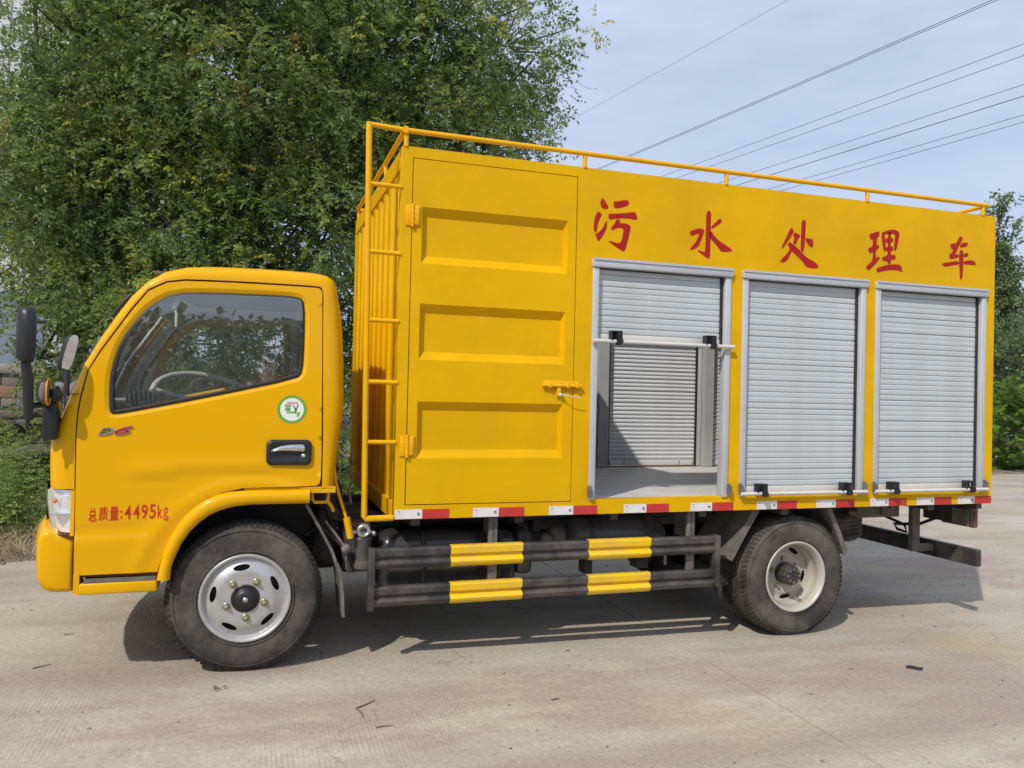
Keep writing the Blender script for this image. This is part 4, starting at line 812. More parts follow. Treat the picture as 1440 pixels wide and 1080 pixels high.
def wheel_rear(cx, y, cz, s):
    root = bpy.data.objects.new('rear_wheel', None); COL.objects.link(root); root.parent = truck; root.empty_display_size = .2
    c = (cx, y, cz); c2 = (cx, y + s * .235, cz)
    part(tyre(c, s=s), 'tyre', M['tyre'], root); part(blocks(c, s), 'tread_lugs', M['tyre'], root); part(blocks((cx, y + s * .19, cz), -s), 'tread_lugs', M['tyre'], root)
    part(tyre(c2, s=s), 'tyre', M['tyre'], root); part(blocks(c2, s), 'tread_lugs', M['tyre'], root)
    b = MB(); P = [(.226, .0), (.230, -.006), (.225, -.011), (.215, -.009), (.208, .006), (.203, .022), (.196, .045), (.200, .050), (.186, .075), (.184, .135), (.190, .15)]
    b.lathe([(r_, o * s) for r_, o in P], c, n=64)
    disc_panel(b, c, s, radians(60), lambda r_: .128 - .012 * max(0, min(1, (.150 - r_) / .02)) + .006 * max(0, min(1, (.12 - r_) / .02)), .188)
    part(b, 'rim', M['rimw'], root, fixn=False)
    for k in range(5):
        q = radians(24) + 2 * pi * k / 5; b = MB(); p = (cx + .098 * cos(q), y + s * .122, cz + .098 * sin(q)); b.lathe([(.021, 0), (.015, -.006 * s)], p, n=14); b.lathe([(.0135, 0), (.0135, -.022 * s), (0, -.022 * s)], p, n=6, smooth=False); part(b, 'wheel_nut', M['nut'], root)
    b = MB(); b.lathe([(.072, .12 * s), (.068, .06 * s), (.064, .035 * s), (.058, .030 * s), (.058, .018 * s), (.05, .012 * s), (0, .012 * s)], c, n=10, smooth=False); part(b, 'hub', M['chassis'], root)
    for k in range(8):
        q = 2 * pi * k / 8; b = MB(); b.lathe([(.008, 0), (.008, -.008 * s), (0, -.008 * s)], (cx + .042 * cos(q), y + s * .013, cz + .042 * sin(q)), n=6); part(b, 'hub_bolt', M['dusty'], root)
    b = MB(); b.tube([(cx + .02, y + s * .11, cz - .13), (cx + .075, y + s * .03, cz - .165)], .0050, n=8); part(b, 'valve_stem', M['dusty'], root)
    b = MB(); b.lathe([(.05, .14 * s), (.19, .16 * s)], c, n=32); part(b, 'brake_drum', M['seal'], root)
    return root
FZ = .382
wheel_front('front_wheel', 0, .0, FZ, 1); wheel_front('front_wheel', 0, 1.76, FZ, -1)
RZ_ = .3288
wheel_rear(3.383, -.012, RZ_, 1); wheel_rear(3.383, 1.79, RZ_, -1)
# spare wheel lying under the tail
b = MB(); t = tyre((0, 0, 0), n=64)
vs = [(4.12 + v[0], .80 + v[2], .445 + v[1]) for v in t.v]; b.add(vs, t.f, True); sp = bpy.data.objects.new('spare_wheel', None); COL.objects.link(sp); sp.parent = truck; part(b, 'tyre', M['tyre'], sp)
b = MB(); b.lathe([(.22, .0), (.20, .03), (.19, .10), (.07, .12)], (4.12, .80, .46), axis='Z', n=40); part(b, 'rim', M['rim'], sp)

CH = M['chassis']
for y in (.52, 1.30):
    b = MB(); b.box(-.85, 4.72, y, y + .06, .585 if False else .60, .735, bev=.006); fr = part(b, 'frame_rail', CH)
b = MB()
for x in (-.5, .5, 1.5, 2.4, 3.0, 3.9, 4.5): b.box(x, x + .06, .58, 1.30, .62, .72)
part(b, 'cross_member', CH)
b = MB()
for x in (.85, 1.45, 2.05, 2.65, 3.25, 3.85, 4.45, 4.88): b.box(x, x + .05, BY0 + .05, BY1 - .05, .736, .789)
part(b, 'floor_bearer', CH)
b = MB(); b.box(4.22, 4.68, .46, .51, .610, .745, bev=.004); b.box(4.50, 4.62, .44, .459, .63, .735); part(b, 'rear_chassis_plate', M['dusty'])
for x in (4.30, 4.44, 4.56):
    b = MB(); b.lathe([(.013, 0), (.013, -.008), (0, -.008)], (x, .44 if x > 4.5 else .459, .69), n=8); part(b, 'chassis_bolt', M['black'])
# axles, springs, engine mass, propeller shaft, exhaust
b = MB(); b.tube([(3.383, .3, RZ_), (3.383, 1.45, RZ_)], .06, n=14); b.lathe([(0, -.16), (.10, -.13), (.15, 0), (.10, .13), (0, .16)], (3.383, .88, RZ_), axis='X', n=20); part(b, 'rear_axle', CH)
b = MB(); b.tube([(0, .15, .31), (0, 1.62, .31)], .04, n=10); part(b, 'front_axle', CH)
for (xa, xb, zz) in ((2.80, 3.98, .46), (-.58, .58, .50)):
    for y in (.45, 1.36):
        for k in range(5):
            b = MB(); w_ = (xb - xa) / 2 * (1 - k * .14); xc = (xa + xb) / 2; ar = .10
            b.tube([(xc + w_ * t, y, zz - k * .013 - ar * (1 - t * t) * (1 if k == 0 else 1) + (ar * (1 - (1 - k * .14) ** 2) * 0)) for t in np.linspace(-1, 1, 9)], .010, n=6); part(b, 'leaf_spring', CH)
b = MB(); b.box(-.45, .55, .58, 1.26, .38, .92, bev=.06); b.box(.55, 1.0, .72, 1.14, .40, .72, bev=.06); part(b, 'engine', CH)
b = MB(); b.tube([(1.0, .92, .56), (3.25, .88, .40)], .035, n=12); part(b, 'propeller_shaft', CH)
b = MB(); b.tube([(.9, 1.2, .50), (1.6, 1.2, .46)], .025, n=8); b.tube([(1.6, 1.2, .46), (2.3, 1.2, .46)], .09, n=14); b.tube([(2.3, 1.2, .46), (2.9, 1.2, .48)], .025, n=8); part(b, 'exhaust', M['dusty'])
# fuel tank with straps (under the service door)
b = MB(); b.box(.70, 1.515, .08, .46, .335, .665, bev=.06); tk = part(b, 'fuel_tank', M['tank'])
for x in (.93, 1.38):
    b = MB(); b.box(x, x + .035, .074, .467, .329, .671, bev=.03); part(b, 'tank_strap', CH, tk)
b = MB(); b.box(1.515, 1.62, .12, .42, .40, .66, bev=.03); part(b, 'tank_end_box', CH)
# clutter behind the guard: brackets, pipes
b = MB()
for x, z0 in ((.80, .66), (1.18, .66), (1.55, .60), (1.72, .60), (2.55, .55)): b.box(x, x + .05, .40, .50, z0, .75)
b.tube([(.66, .3, .72), (1.2, .3, .715), (2.0, .35, .70), (2.7, .35, .70)], .012, n=8); b.tube([(.66, .34, .70), (1.7, .34, .695), (2.7, .4, .67)], .009, n=8)
part(b, 'chassis_bracket', CH)
# air reservoir
b = MB(); b.lathe([(0, -.33), (.08, -.32), (.118, -.28), (.120, .28), (.08, .32), (0, .33)], (2.22, .27, .590), axis='X', n=32)
ar = part(b, 'air_tank', mat('tank_grey', (.06, .062, .068), .35, dirt=(.14, .13, .11), dscale=6, damt=.5))
for x in (2.02, 2.40):
    b = MB(); b.lathe([(.124, -.015), (.124, .015)], (x, .27, .590), axis='X', n=28); part(b, 'tank_strap', CH, ar)
b = MB(); b.box(2.00, 2.05, .22, .32, .36, .47); part(b, 'tank_bracket', CH, ar); b = MB(); b.box(2.36, 2.44, .22, .32, .38, .47); part(b, 'tank_bracket', CH, ar)
b = MB(); b.tube([(2.12, .25, .47), (2.12, .25, .44)], .012, n=8); b.tube([(2.55, .2, .46), (2.55, .2, .40)], .010, n=8); part(b, 'drain_valve', M['steelb'], ar)
b = MB(); b.lathe([(0, -.05), (.05, -.045), (.06, 0), (.05, .05), (0, .055)], (1.83, .28, .60), axis='X', n=16); b.lathe([(0, -.03), (.035, -.03), (.035, .03), (0, .03)], (1.74, .24, .585), axis='Y', n=12); part(b, 'air_valve', M['dusty'])

# side guard: two pressed rails, end posts, hangers, painted sleeves
GX0, GX1 = .645, 2.752
def railprof(z0, z1, out=0.0):
    h = z1 - z0
    q = [(z1, .034), (z1, -.002), (z1 - .012 * 1, -.006), (z0 + h * .62, -.004), (z0 + h * .56, .012), (z0 + h * .46, .014), (z0 + h * .38, -.004), (z0 + h * .26, -.014), (z0 + h * .16, -.010), (z0 + .004, .004), (z0, .010), (z0, .034)]
    cz = (z0 + z1) / 2; k = 1 + out / h * 2
    return [(cz + (z - cz) * k, BY0 + .02 + y - out) for z, y in q]
def railmesh(x0, x1, z0, z1, out=0):
    b = MB(); p = railprof(z0, z1, out); n = len(p); vs = [(x0, y, z) for z, y in p] + [(x1, y, z) for z, y in p]
    b.add(vs, [(i, i + 1, n + i + 1, n + i) for i in range(n - 1)] + [tuple(range(n)), tuple(range(n, 2 * n))], False); return b
sg = bpy.data.objects.new('side_guard', None); COL.objects.link(sg); sg.parent = truck
for z0, z1 in ((.512, .622), (.308, .416)):
    part(railmesh(GX0, GX1, z0, z1), 'guard_rail', M['guard'], sg)
    for x0, x1 in ((1.072, 1.492), (1.90, 2.304)): part(railmesh(x0, x1, z0 - .001, z1 + .001, .003), 'yellow_band', M['sleeve'], sg)
b = MB(); b.box(.618, .652, BY0 - .010, BY0 + .045, .296, .628, bev=.004); part(b, 'guard_post', M['guard'], sg)
b = MB(); b.box(2.742, 2.772, BY0 - .010, BY0 + .045, .315, .628, bev=.004); part(b, 'guard_post', M['guard'], sg)
for x in (1.30, 2.575):
    b = MB(); b.box(x, x + .052, BY0 + .056, BY0 + .085, .325, .778, bev=.004); b.box(x + .022, x + .030, BY0 + .056, BY0 + .25, .60, .778); part(b, 'guard_hanger', M['dusty'], sg)
sg2 = copy_tree(sg, truck)
for c in sg2.children: c.matrix_local = Matrix.Translation((0, BY0 + BY1, 0)) @ Matrix.Diagonal((1, -1, 1, 1))

# mudguards
def plate(pts, y0, y1, t=.012, name='mudguard', m='dusty', lip=True):
    b = MB(); n = len(pts); vs = []
    for x, z in pts: vs += [(x, y0, z), (x, y1, z)]
    b.add(vs, [(2 * i, 2 * i + 1, 2 * i + 3, 2 * i + 2) for i in range(n - 1)], True)
    off = []
    for i, (x, z) in enumerate(pts):
        a = pts[max(0, i - 1)]; c = pts[min(n - 1, i + 1)]; d = Vector((c[0] - a[0], c[1] - a[1])).normalized(); off.append((x - d.y * t, z + d.x * t))
    vs2 = []
    for x, z in off: vs2 += [(x, y0, z), (x, y1, z)]
    b.add(vs2, [(2 * i, 2 * i + 1, 2 * i + 3, 2 * i + 2) for i in range(n - 1)], True)
    b.add([(x, y0, z) for x, z in pts] + [(x, y0, z) for x, z in off], [(i, i + 1, n + i + 1, n + i) for i in range(n - 1)]); b.add([(x, y1, z) for x, z in pts] + [(x, y1, z) for x, z in off], [(i, i + 1, n + i + 1, n + i) for i in range(n - 1)])
    e = [vs[0], vs[1], vs2[1], vs2[0], vs[-2], vs[-1], vs2[-1], vs2[-2]]; b.add(e, [(0, 1, 2, 3), (4, 5, 6, 7)])
    return part(b, name, M[m])
for ya, yb3 in ((.0, .42), (1.36, 1.78)):
    plate([(3.120, .772), (3.02, .62), (2.915, .445)], ya, yb3, t=-.045); plate([(3.665, .772), (3.74, .62), (3.808, .465)], ya, yb3, t=-.035)
    plate([(.30, .86), (.37, .74), (.445, .60), (.49, .47), (.505, .36), (.512, .245)], ya + .02, yb3 - .05, t=-.014)
# fuel filter and tilt lever between cab and box
b = MB(); b.lathe([(0, -.105), (.035, -.10), (.045, -.08), (.045, .06), (.05, .065), (.05, .075), (.0, .08)], (.610, .10, .585), axis='Z', n=24); ff = part(b, 'fuel_filter', M['dusty'])
b = MB(); b.lathe([(.0455, -.095), (.047, -.085), (.047, -.055), (.0455, -.05)], (.610, .10, .585), axis='Z', n=24); part(b, 'filter_band', M['dusty'], ff)
b = MB(); b.lathe([(.018, 0), (.018, -.045), (.036, -.048), (.040, -.02), (.036, .02), (0, .02)], (.607, .09, .700), n=24); b.tube([(.545, .09, .690), (.672, .09, .682)], .012, n=10); b.lathe([(0, -.012), (.014, -.01), (.014, .01), (0, .012)], (.665, .07, .683), n=8); part(b, 'filter_head', M['steelb'], ff)
b = MB(); b.tube([(.435, .06, 1.20), (.432, .06, 1.10), (.447, .05, .98), (.475, .05, .88), (.515, .05, .76)], .0085, n=8); lev = part(b, 'tilt_lever', M['rail'])
b = MB(); b.tube([(.512, .05, .775), (.535, .05, .665)], .019, n=12); part(b, 'lever_grip', M['rail'], lev)
b = MB(); b.tube([(.325, .02, .925), (.325, .02, .885), (.338, .02, .868), (.395, .02, .868), (.408, .02, .885), (.408, .02, .92)], .009, n=8); b.tube([(.405, .03, .875), (.43, .04, .84), (.44, .05, .815)], .010, n=8); part(b, 'grab_loop', M['rail'])
b = MB(); b.tube([(.44, .09, 1.16), (.425, .07, 1.13), (.44, .07, 1.08), (.43, .08, 1.02), (.45, .09, .97), (.42, .1, .93)], .011, n=8); part(b, 'latch_cable', M['orangel'])
b = MB(); b.tube([(.57, .35, 1.06), (.55, .3, 1.0), (.565, .28, .95), (.545, .28, .90), (.56, .26, .82)], .007, n=6); b.lathe([(.018, 0), (.024, .01), (.018, .02)], (.575, .33, 1.06), n=10); part(b, 'coiled_hose', M['dusty'])
b = MB()
for p in ([(.30, .2, .66), (.45, .25, .74), (.60, .3, .70), (.70, .3, .72)], [(.25, .3, .60), (.42, .3, .56), (.55, .2, .50), (.60, .12, .50)], [(.40, .15, .86), (.44, .2, .74), (.50, .2, .62), (.56, .15, .52)], [(.35, .12, .74), (.47, .1, .64), (.53, .1, .58), (.57, .1, .47)]): b.tube(p, .012, n=8)
part(b, 'fuel_hose', M['hose'])
b = MB(); b.tube([(.40, .06, .76), (.50, .05, .63), (.505, .05, .60)], .008, n=6); b.lathe([(0, -.02), (.025, -.018), (.028, .02), (0, .022)], (.515, .06, .605), n=12); b.tube([(.515, .06, .60), (.52, .06, .50), (.54, .08, .47)], .007, n=6); part(b, 'stay_bar', M['dusty'])
b = MB(); b.box(.50, .66, .12, .30, .46, .73, bev=.02); b.box(.36, .50, .25, .5, .5, .80, bev=.03); part(b, 'pump_unit', CH)
for x in (.455, .485): 
    b = MB(); b.lathe([(0, -.006), (.008, -.005), (.009, 0)], (x, .245, .685), n=8); part(b, 'bolt_head', M['steelb'])
# tail: underrun bar, lamp brackets, wiring
b = MB(); b.box(4.925, 4.97, .0, 1.88, .318, .438, bev=.004); ub = part(b, 'underrun_bar', M['guard'])
for y in (.38, 1.45):
    b = MB(); b.box(4.73, 4.80, y, y + .045, .36, .778, bev=.004); b.box(4.80, 4.926, y, y + .045, .36, .41); part(b, 'bar_hanger', M['dusty'], ub)
for s in (0, 1):
    f = (lambda y: y) if s == 0 else (lambda y: BY0 + BY1 - y)
    b = MB(); b.box(4.885, 4.91, f(.02), f(.44), .605, .755, bev=.003); b.box(4.86, 4.89, f(.10), f(.38), .75, .785); lb = part(b, 'lamp_bracket', CH)
    b = MB(); b.box(4.91, 4.955, f(.015), f(.30), .590, .745, bev=.01); part(b, 'tail_light', M['redl'], lb)
    b = MB(); b.box(4.87, 4.884, f(.03), f(.16), .60, .72); part(b, 'lamp_housing', M['dusty'], lb)
b = MB(); b.tube([(4.86, .30, .62), (4.84, .42, .56), (4.83, .56, .535), (4.82, .66, .52), (4.80, .60, .49), (4.81, .52, .48), (4.82, .55, .53), (4.80, .72, .57), (4.76, .8, .64)], .012, n=8); part(b, 'lamp_wiring', M['hose'])
# ------------------------------------------------------------------ ground
def concrete(name):
    m = bpy.data.materials.new(name); m.use_nodes = True; N = m.node_tree.nodes; l = m.node_tree.links.new; p = N['Principled BSDF']
    t = N.new('ShaderNodeNewGeometry'); pos = t.outputs['Position']
    def mapn(sc, off=(0, 0, 0), rot=(0, 0, 0)):
        a = N.new('ShaderNodeMapping'); a.inputs['Scale'].default_value = sc; a.inputs['Location'].default_value = off; a.inputs['Rotation'].default_value = rot; l(pos, a.inputs[0]); return a.outputs[0]
    def noise(vec, s, d=6, r=.55):
        a = N.new('ShaderNodeTexNoise'); a.inputs['Scale'].default_value = s; a.inputs['Detail'].default_value = d; a.inputs['Roughness'].default_value = r; l(vec, a.inputs['Vector']); return a.outputs['Fac']
    def rng_(v, a, b, c, d):
        r = N.new('ShaderNodeMapRange'); r.inputs['From Min'].default_value = a; r.inputs['From Max'].default_value = b; r.inputs['To Min'].default_value = c; r.inputs['To Max'].default_value = d; l(v, r.inputs[0]); return r.outputs[0]
    def mix(f, a, b, mode='MIX'):
        x = N.new('ShaderNodeMix'); x.data_type = 'RGBA'; x.blend_type = mode
        if isinstance(f, float): x.inputs['Factor'].default_value = f
        else: l(f, x.inputs['Factor'])
        for s, v in (('A', a), ('B', b)):
            if isinstance(v, tuple): x.inputs[s].default_value = (*v, 1)
            else: l(v, x.inputs[s])
        return x.outputs['Result']
    def mul(a, b):
        x = N.new('ShaderNodeMath'); x.operation = 'MULTIPLY'
        for i, v in enumerate((a, b)):
            if isinstance(v, (int, float)): x.inputs[i].default_value = v
            else: l(v, x.inputs[i])
        return x.outputs[0]
    base = mix(rng_(noise(mapn((1, 1, 1)), .55, 8, .6), .36, .62, 0, 1), (.395, .345, .275), (.485, .43, .348))
    # brown dust swept along the drive line
    st = rng_(noise(mapn((.32, 1.6, 1), (3.1, 1.7, 0), (0, 0, .10)), .8, 7, .6), .47, .64, 0, .75)
    base = mix(st, base, (.325, .262, .212))
    st2 = rng_(noise(mapn((.55, 1.1, 1), (9.4, 2.35, 0), (0, 0, .12)), .9, 9, .68), .50, .60, 0, .7); base = mix(st2, base, (.345, .272, .222))
    # loose yellowish sand
    sd = rng_(noise(mapn((1, 1, 1), (-1.35, 7.9, 0)), .42, 6, .6), .56, .72, 0, .8); base = mix(sd, base, (.44, .35, .215))
    fine = rng_(noise(mapn((1, 1, 1)), 38, 6, .7), .3, .7, .82, 1.16)
    sc = N.new('ShaderNodeVectorMath'); sc.operation = 'SCALE'; l(base, sc.inputs[0]); l(fine, sc.inputs['Scale']); base = sc.outputs[0]
    f2 = rng_(noise(mapn((1, 1, 1)), 190, 3, .8), .32, .68, .80, 1.18); sc2 = N.new('ShaderNodeVectorMath'); sc2.operation = 'SCALE'; l(base, sc2.inputs[0]); l(f2, sc2.inputs['Scale']); base = sc2.outputs[0]
    vc = N.new('ShaderNodeTexVoronoi'); vc.feature = 'DISTANCE_TO_EDGE'; vc.inputs['Scale'].default_value = .42
    wv = N.new('ShaderNodeVectorMath'); wv.operation = 'ADD'; nn = N.new('ShaderNodeTexNoise'); nn.inputs['Scale'].default_value = 2.2; nn.inputs['Detail'].default_value = 6; l(pos, nn.inputs['Vector']); l(pos, wv.inputs[0]); l(nn.outputs['Color'], wv.inputs[1]); l(wv.outputs[0], vc.inputs['Vector'])
    ck = mul(rng_(vc.outputs['Distance'], .0010, .0032, .45, 0), rng_(noise(mapn((1, 1, 1), (2, 8, 0)), .5, 3), .5, .56, 0, 1)); base = mix(ck, base, (.19, .155, .125))
    # dark specks of grit
    vo = N.new('ShaderNodeTexVoronoi'); vo.inputs['Scale'].default_value = 26; l(mapn((1, 1, 1)), vo.inputs['Vector'])
    sp = mul(rng_(vo.outputs['Distance'], .05, .10, 1, 0), rng_(noise(mapn((1, 1, 1), (5, 5, 0)), 1.8, 6, .65), .50, .62, 0, .8)); base = mix(sp, base, (.13, .10, .08))
    l(base, p.inputs['Base Color']); p.inputs['Roughness'].default_value = .88; p.inputs['Specular IOR Level'].default_value = .25
    # brush grooves, worn away in places
    w = N.new('ShaderNodeTexWave'); w.wave_type = 'BANDS'; w.bands_direction = 'X'; w.inputs['Scale'].default_value = 15.5; w.inputs['Distortion'].default_value = 2.2; w.inputs['Detail'].default_value = 2; w.inputs['Detail Scale'].default_value = .6
    l(mapn((1, .06, 1)), w.inputs['Vector'])
    gm = mul(rng_(noise(mapn((1.0, .8, 1), (2.3, .4, 0)), 1.1, 5, .6), .50, .60, 0, 1), rng_(noise(mapn((1, 1, 1), (7, 2, 0)), 5, 4), .35, .6, .2, 1))
    g = mul(w.outputs['Fac'], gm)
    b1 = N.new('ShaderNodeBump'); b1.inputs['Strength'].default_value = .28; b1.inputs['Distance'].default_value = .005; l(g, b1.inputs['Height'])
    b2 = N.new('ShaderNodeBump'); b2.inputs['Strength'].default_value = .55; b2.inputs['Distance'].default_value = .006; l(noise(mapn((1, 1, 1)), 60, 8, .7), b2.inputs['Height']); l(b1.outputs[0], b2.inputs['Normal'])
    b3 = N.new('ShaderNodeBump'); b3.inputs['Strength'].default_value = .6; b3.inputs['Distance'].default_value = .035; l(noise(mapn((1, 1, 1)), 3.2, 5, .5), b3.inputs['Height']); l(b2.outputs[0], b3.inputs['Normal'])
    l(b3.outputs[0], p.inputs['Normal'])
    return m
M['conc'] = concrete('dusty_concrete')
M['dirt'] = mat('dirt', (.20, .155, .115), .95, var=.2, vscale=3, bump=.8, bscale=14, bdist=.05, dirt=(.30, .25, .19), dscale=1.5, damt=.7, bump2=[(90, .01, .6)])
M['field'] = mat('field', (.16, .17, .09), .95, var=.3, vscale=.4)
b = MB(); b.add([(-600, -600, -.12), (600, -600, -.12), (600, 600, -.12), (-600, 600, -.12)], [(0, 1, 2, 3)]); tag(b.build('ground', M['field']), kind='structure')
b = MB(); b.box(-22, 40, -22, 13, -.11, -.0045); pav = tag(b.build('concrete_pavement', mat('joint_dust', (.33, .285, .24), .95, var=.1, vscale=8)), kind='structure')
xs = [2.53 + 4.6 * k for k in range(-5, 9)]; ysj = [-21, -15, -9, -3, 3, 9, 13]
b = None
for i in range(len(xs) - 1):
    for j in range(len(ysj) - 1):
        x0, x1, y0, y1 = xs[i] + .0022, xs[i + 1] - .0022, ysj[j] + .0022, ysj[j + 1] - .0022
        mb = MB(); nseg = 26
        # slightly chipped edges
        rg = random.Random(i * 31 + j); e = []
        for k in range(nseg): e.append((x0 + rg.uniform(0, .006), y0 + (y1 - y0) * k / nseg))
        for k in range(nseg): e.append((x0 + (x1 - x0) * k / nseg, y1 - rg.uniform(0, .006)))
        for k in range(nseg): e.append((x1 - rg.uniform(0, .006), y1 - (y1 - y0) * k / nseg))
        for k in range(nseg): e.append((x1 - (x1 - x0) * k / nseg, y0 + rg.uniform(0, .006)))
        n = len(e); mb.add([(x, y, 0) for x, y in e] + [(x, y, -.02) for x, y in e], [tuple(range(n))] + [(k, (k + 1) % n, n + (k + 1) % n, n + k) for k in range(n)])
        mb.build('slab', M['conc'], pav)
# dirt verge beyond the edge of the concrete
EDGE = [(-40, 1.9), (-15, 2.2), (-4, 2.75), (-1.8, 2.95), (0, 3.3), (2, 3.9), (5, 5.2), (8, 7.8), (12, 9.8), (18, 11.0), (24, 11.6), (40, 12.5), (60, 13)]
def edge_y(x):
    for (a, ya), (c, yc) in zip(EDGE, EDGE[1:]):
        if a <= x <= c: return ya + (yc - ya) * (x - a) / (c - a)
    return EDGE[0][1] if x < EDGE[0][0] else EDGE[-1][1]
from mathutils import noise as mn
def verge_z(x, y):
    d = y - edge_y(x); t = max(0, min(1, d / 2.2)); t = t * t * (3 - 2 * t)
    left = max(0, min(1, (3 - x) / 4))
    n = mn.fractal(Vector((x * 1.3, y * 1.3, 0)), 1, 2, 5)
    return .004 + max(-.0, d > 0) * 0 + (.015 + .05 * n) * min(1, max(0, d) / .3) + t * (.28 * left + .03) + n * .10 * t
b = MB(); X = np.concatenate([np.arange(-40, -8, 1.2), np.arange(-8, 4, .12), np.arange(4, 26, .5), np.arange(26, 61, 2.5)]); D_ = [-.06, -.02, 0, .06, .12, .2, .3, .42, .55, .7, .85, 1, 1.2, 1.4, 1.7, 2, 2.4, 3, 4, 6, 9, 14, 25, 60]
vs = []
for x in X:
    for d in D_:
        w = .14 * mn.noise(Vector((x * 1.1, 3, 0))) + .06 * mn.noise(Vector((x * 5, 9, 0))); y = edge_y(x) + d + w * (1 if d < 1 else 0)
        vs.append((x, y, -.01 if d < 0 else verge_z(x, y)))
k = len(D_); b.add(vs, [(i * k + j, (i + 1) * k + j, (i + 1) * k + j + 1, i * k + j + 1) for i in range(len(X) - 1) for j in range(k - 1)], True)
tag(b.build('verge', M['dirt']), kind='structure')

# ------------------------------------------------------------------ foliage
def leafmat(name, c1, c2, rough=.5, trans=.35, tip=None):
    m = bpy.data.materials.new(name); m.use_nodes = True; N = m.node_tree.nodes; l = m.node_tree.links.new; p = N['Principled BSDF']; o = N['Material Output']
    a = N.new('ShaderNodeAttribute'); a.attribute_name = 'tint'
    r = N.new('ShaderNodeValToRGB'); r.color_ramp.elements[0].color = (*c1, 1); r.color_ramp.elements[1].color = (*c2, 1)
    if tip: e = r.color_ramp.elements.new(.93); e.color = (*c2, 1); r.color_ramp.elements[2].color = (*tip, 1)
    l(a.outputs['Fac'], r.inputs[0]); l(r.outputs[0], p.inputs['Base Color']); p.inputs['Roughness'].default_value = rough; p.inputs['Specular IOR Level'].default_value = .45
    t = N.new('ShaderNodeBsdfTranslucent'); hs = N.new('ShaderNodeHueSaturation'); hs.inputs['Value'].default_value = 1.5; hs.inputs['Hue'].default_value = .485; l(r.outputs[0], hs.inputs['Color']); l(hs.outputs[0], t.inputs[0])
    mx_ = N.new('ShaderNodeMixShader'); mx_.inputs[0].default_value = trans; l(p.outputs[0], mx_.inputs[1]); l(t.outputs[0], mx_.inputs[2]); l(mx_.outputs[0], o.inputs[0])
    return m
M['leaf'] = leafmat('tree_leaf', (.085, .15, .048), (.24, .325, .085), .5, .5, tip=(.44, .40, .06))
M['leaf2'] = leafmat('poplar_leaf', (.085, .145, .055), (.19, .27, .10), .5, .35)
M['leaf3'] = leafmat('shrub_leaf', (.06, .13, .02), (.19, .33, .05), .55, .3)
M['weed'] = leafmat('weed_leaf', (.15, .23, .06), (.40, .50, .16), .6, .45, tip=(.45, .40, .18))
M['straw'] = leafmat('straw', (.28, .20, .12), (.60, .48, .31), .7, .1)
M['pod'] = leafmat('seed_pod', (.22, .20, .04), (.42, .30, .10), .6, .3)
M['bark'] = mat('bark', (.10, .085, .07), .9, var=.25, vscale=6, bump=.8, bscale=25, bdist=.01, stretch=(1, 1, .25))
def raw_mesh(name, V, F4, tint, m, parent=None, kind=None):
    """V (n,3), F4 (k,4) quads, tint per vertex"""
    me = bpy.data.meshes.new(name); me.vertices.add(len(V)); me.vertices.foreach_set('co', V.astype(np.float32).ravel())
    nf = len(F4); w = F4.shape[1]; me.loops.add(nf * w); me.loops.foreach_set('vertex_index', F4.astype(np.int32).ravel())
    me.polygons.add(nf); me.polygons.foreach_set('loop_start', np.arange(0, nf * w, w, dtype=np.int32)); me.polygons.foreach_set('loop_total', np.full(nf, w, dtype=np.int32))
    at = me.attributes.new('tint', 'FLOAT', 'POINT'); at.data.foreach_set('value', tint.astype(np.float32))
    me.materials.append(m); me.update(calc_edges=True); me.validate()
    o = bpy.data.objects.new(name, me); COL.objects.link(o)
    if parent: o.parent = parent
    if kind: o['kind'] = kind
    return o
def pinnate(L_=.26, pairs=5, ll=.062, lw=.026, droop=.10, jit=0, seed=0):
    vs = []; rj = np.random.default_rng(seed); ll0, lw0 = ll, lw
    def leaflet(base, d, n):
        k_ = 1 + jit * rj.uniform(-.45, .35); ll, lw = ll0 * k_, lw0 * k_; d = d + jit * rj.normal(0, .55, 3); n = n + jit * rj.normal(0, .45, 3)
        d = d / np.linalg.norm(d); s = np.cross(n, d); mid = base + d * ll * .48
        vs.extend([base, mid + s * lw * .5 - n * .003, base + d * ll - n * ll * .12, mid - s * lw * .5 - n * .003])
    up_ = np.array([0, 0, 1.])
    for i in range(pairs):
        t = (i + 1) / (pairs + .6); base = np.array([L_ * t, 0, -droop * L_ * t * t * 2])
        for sg_ in (1, -1): leaflet(base + np.array([0, sg_ * .003, 0]), np.array([.45, sg_ * .9, -.22]), up_)
    leaflet(np.array([L_ * .93, 0, -droop * L_ * 1.8]), np.array([1., 0, -.4]), up_)
    # stalk
    vs.extend([np.array([0, .0015, 0]), np.array([L_ * .95, .001, -droop * L_ * 1.8]), np.array([L_ * .95, -.001, -droop * L_ * 1.8]), np.array([0, -.0015, 0])])
    return np.array(vs)
def simple_leaf(ll=.08, lw=.06):
    return np.array([[0, 0, 0], [ll * .5, lw * .5, -.004], [ll, 0, -ll * .15], [ll * .5, -lw * .5, -.004]], float)
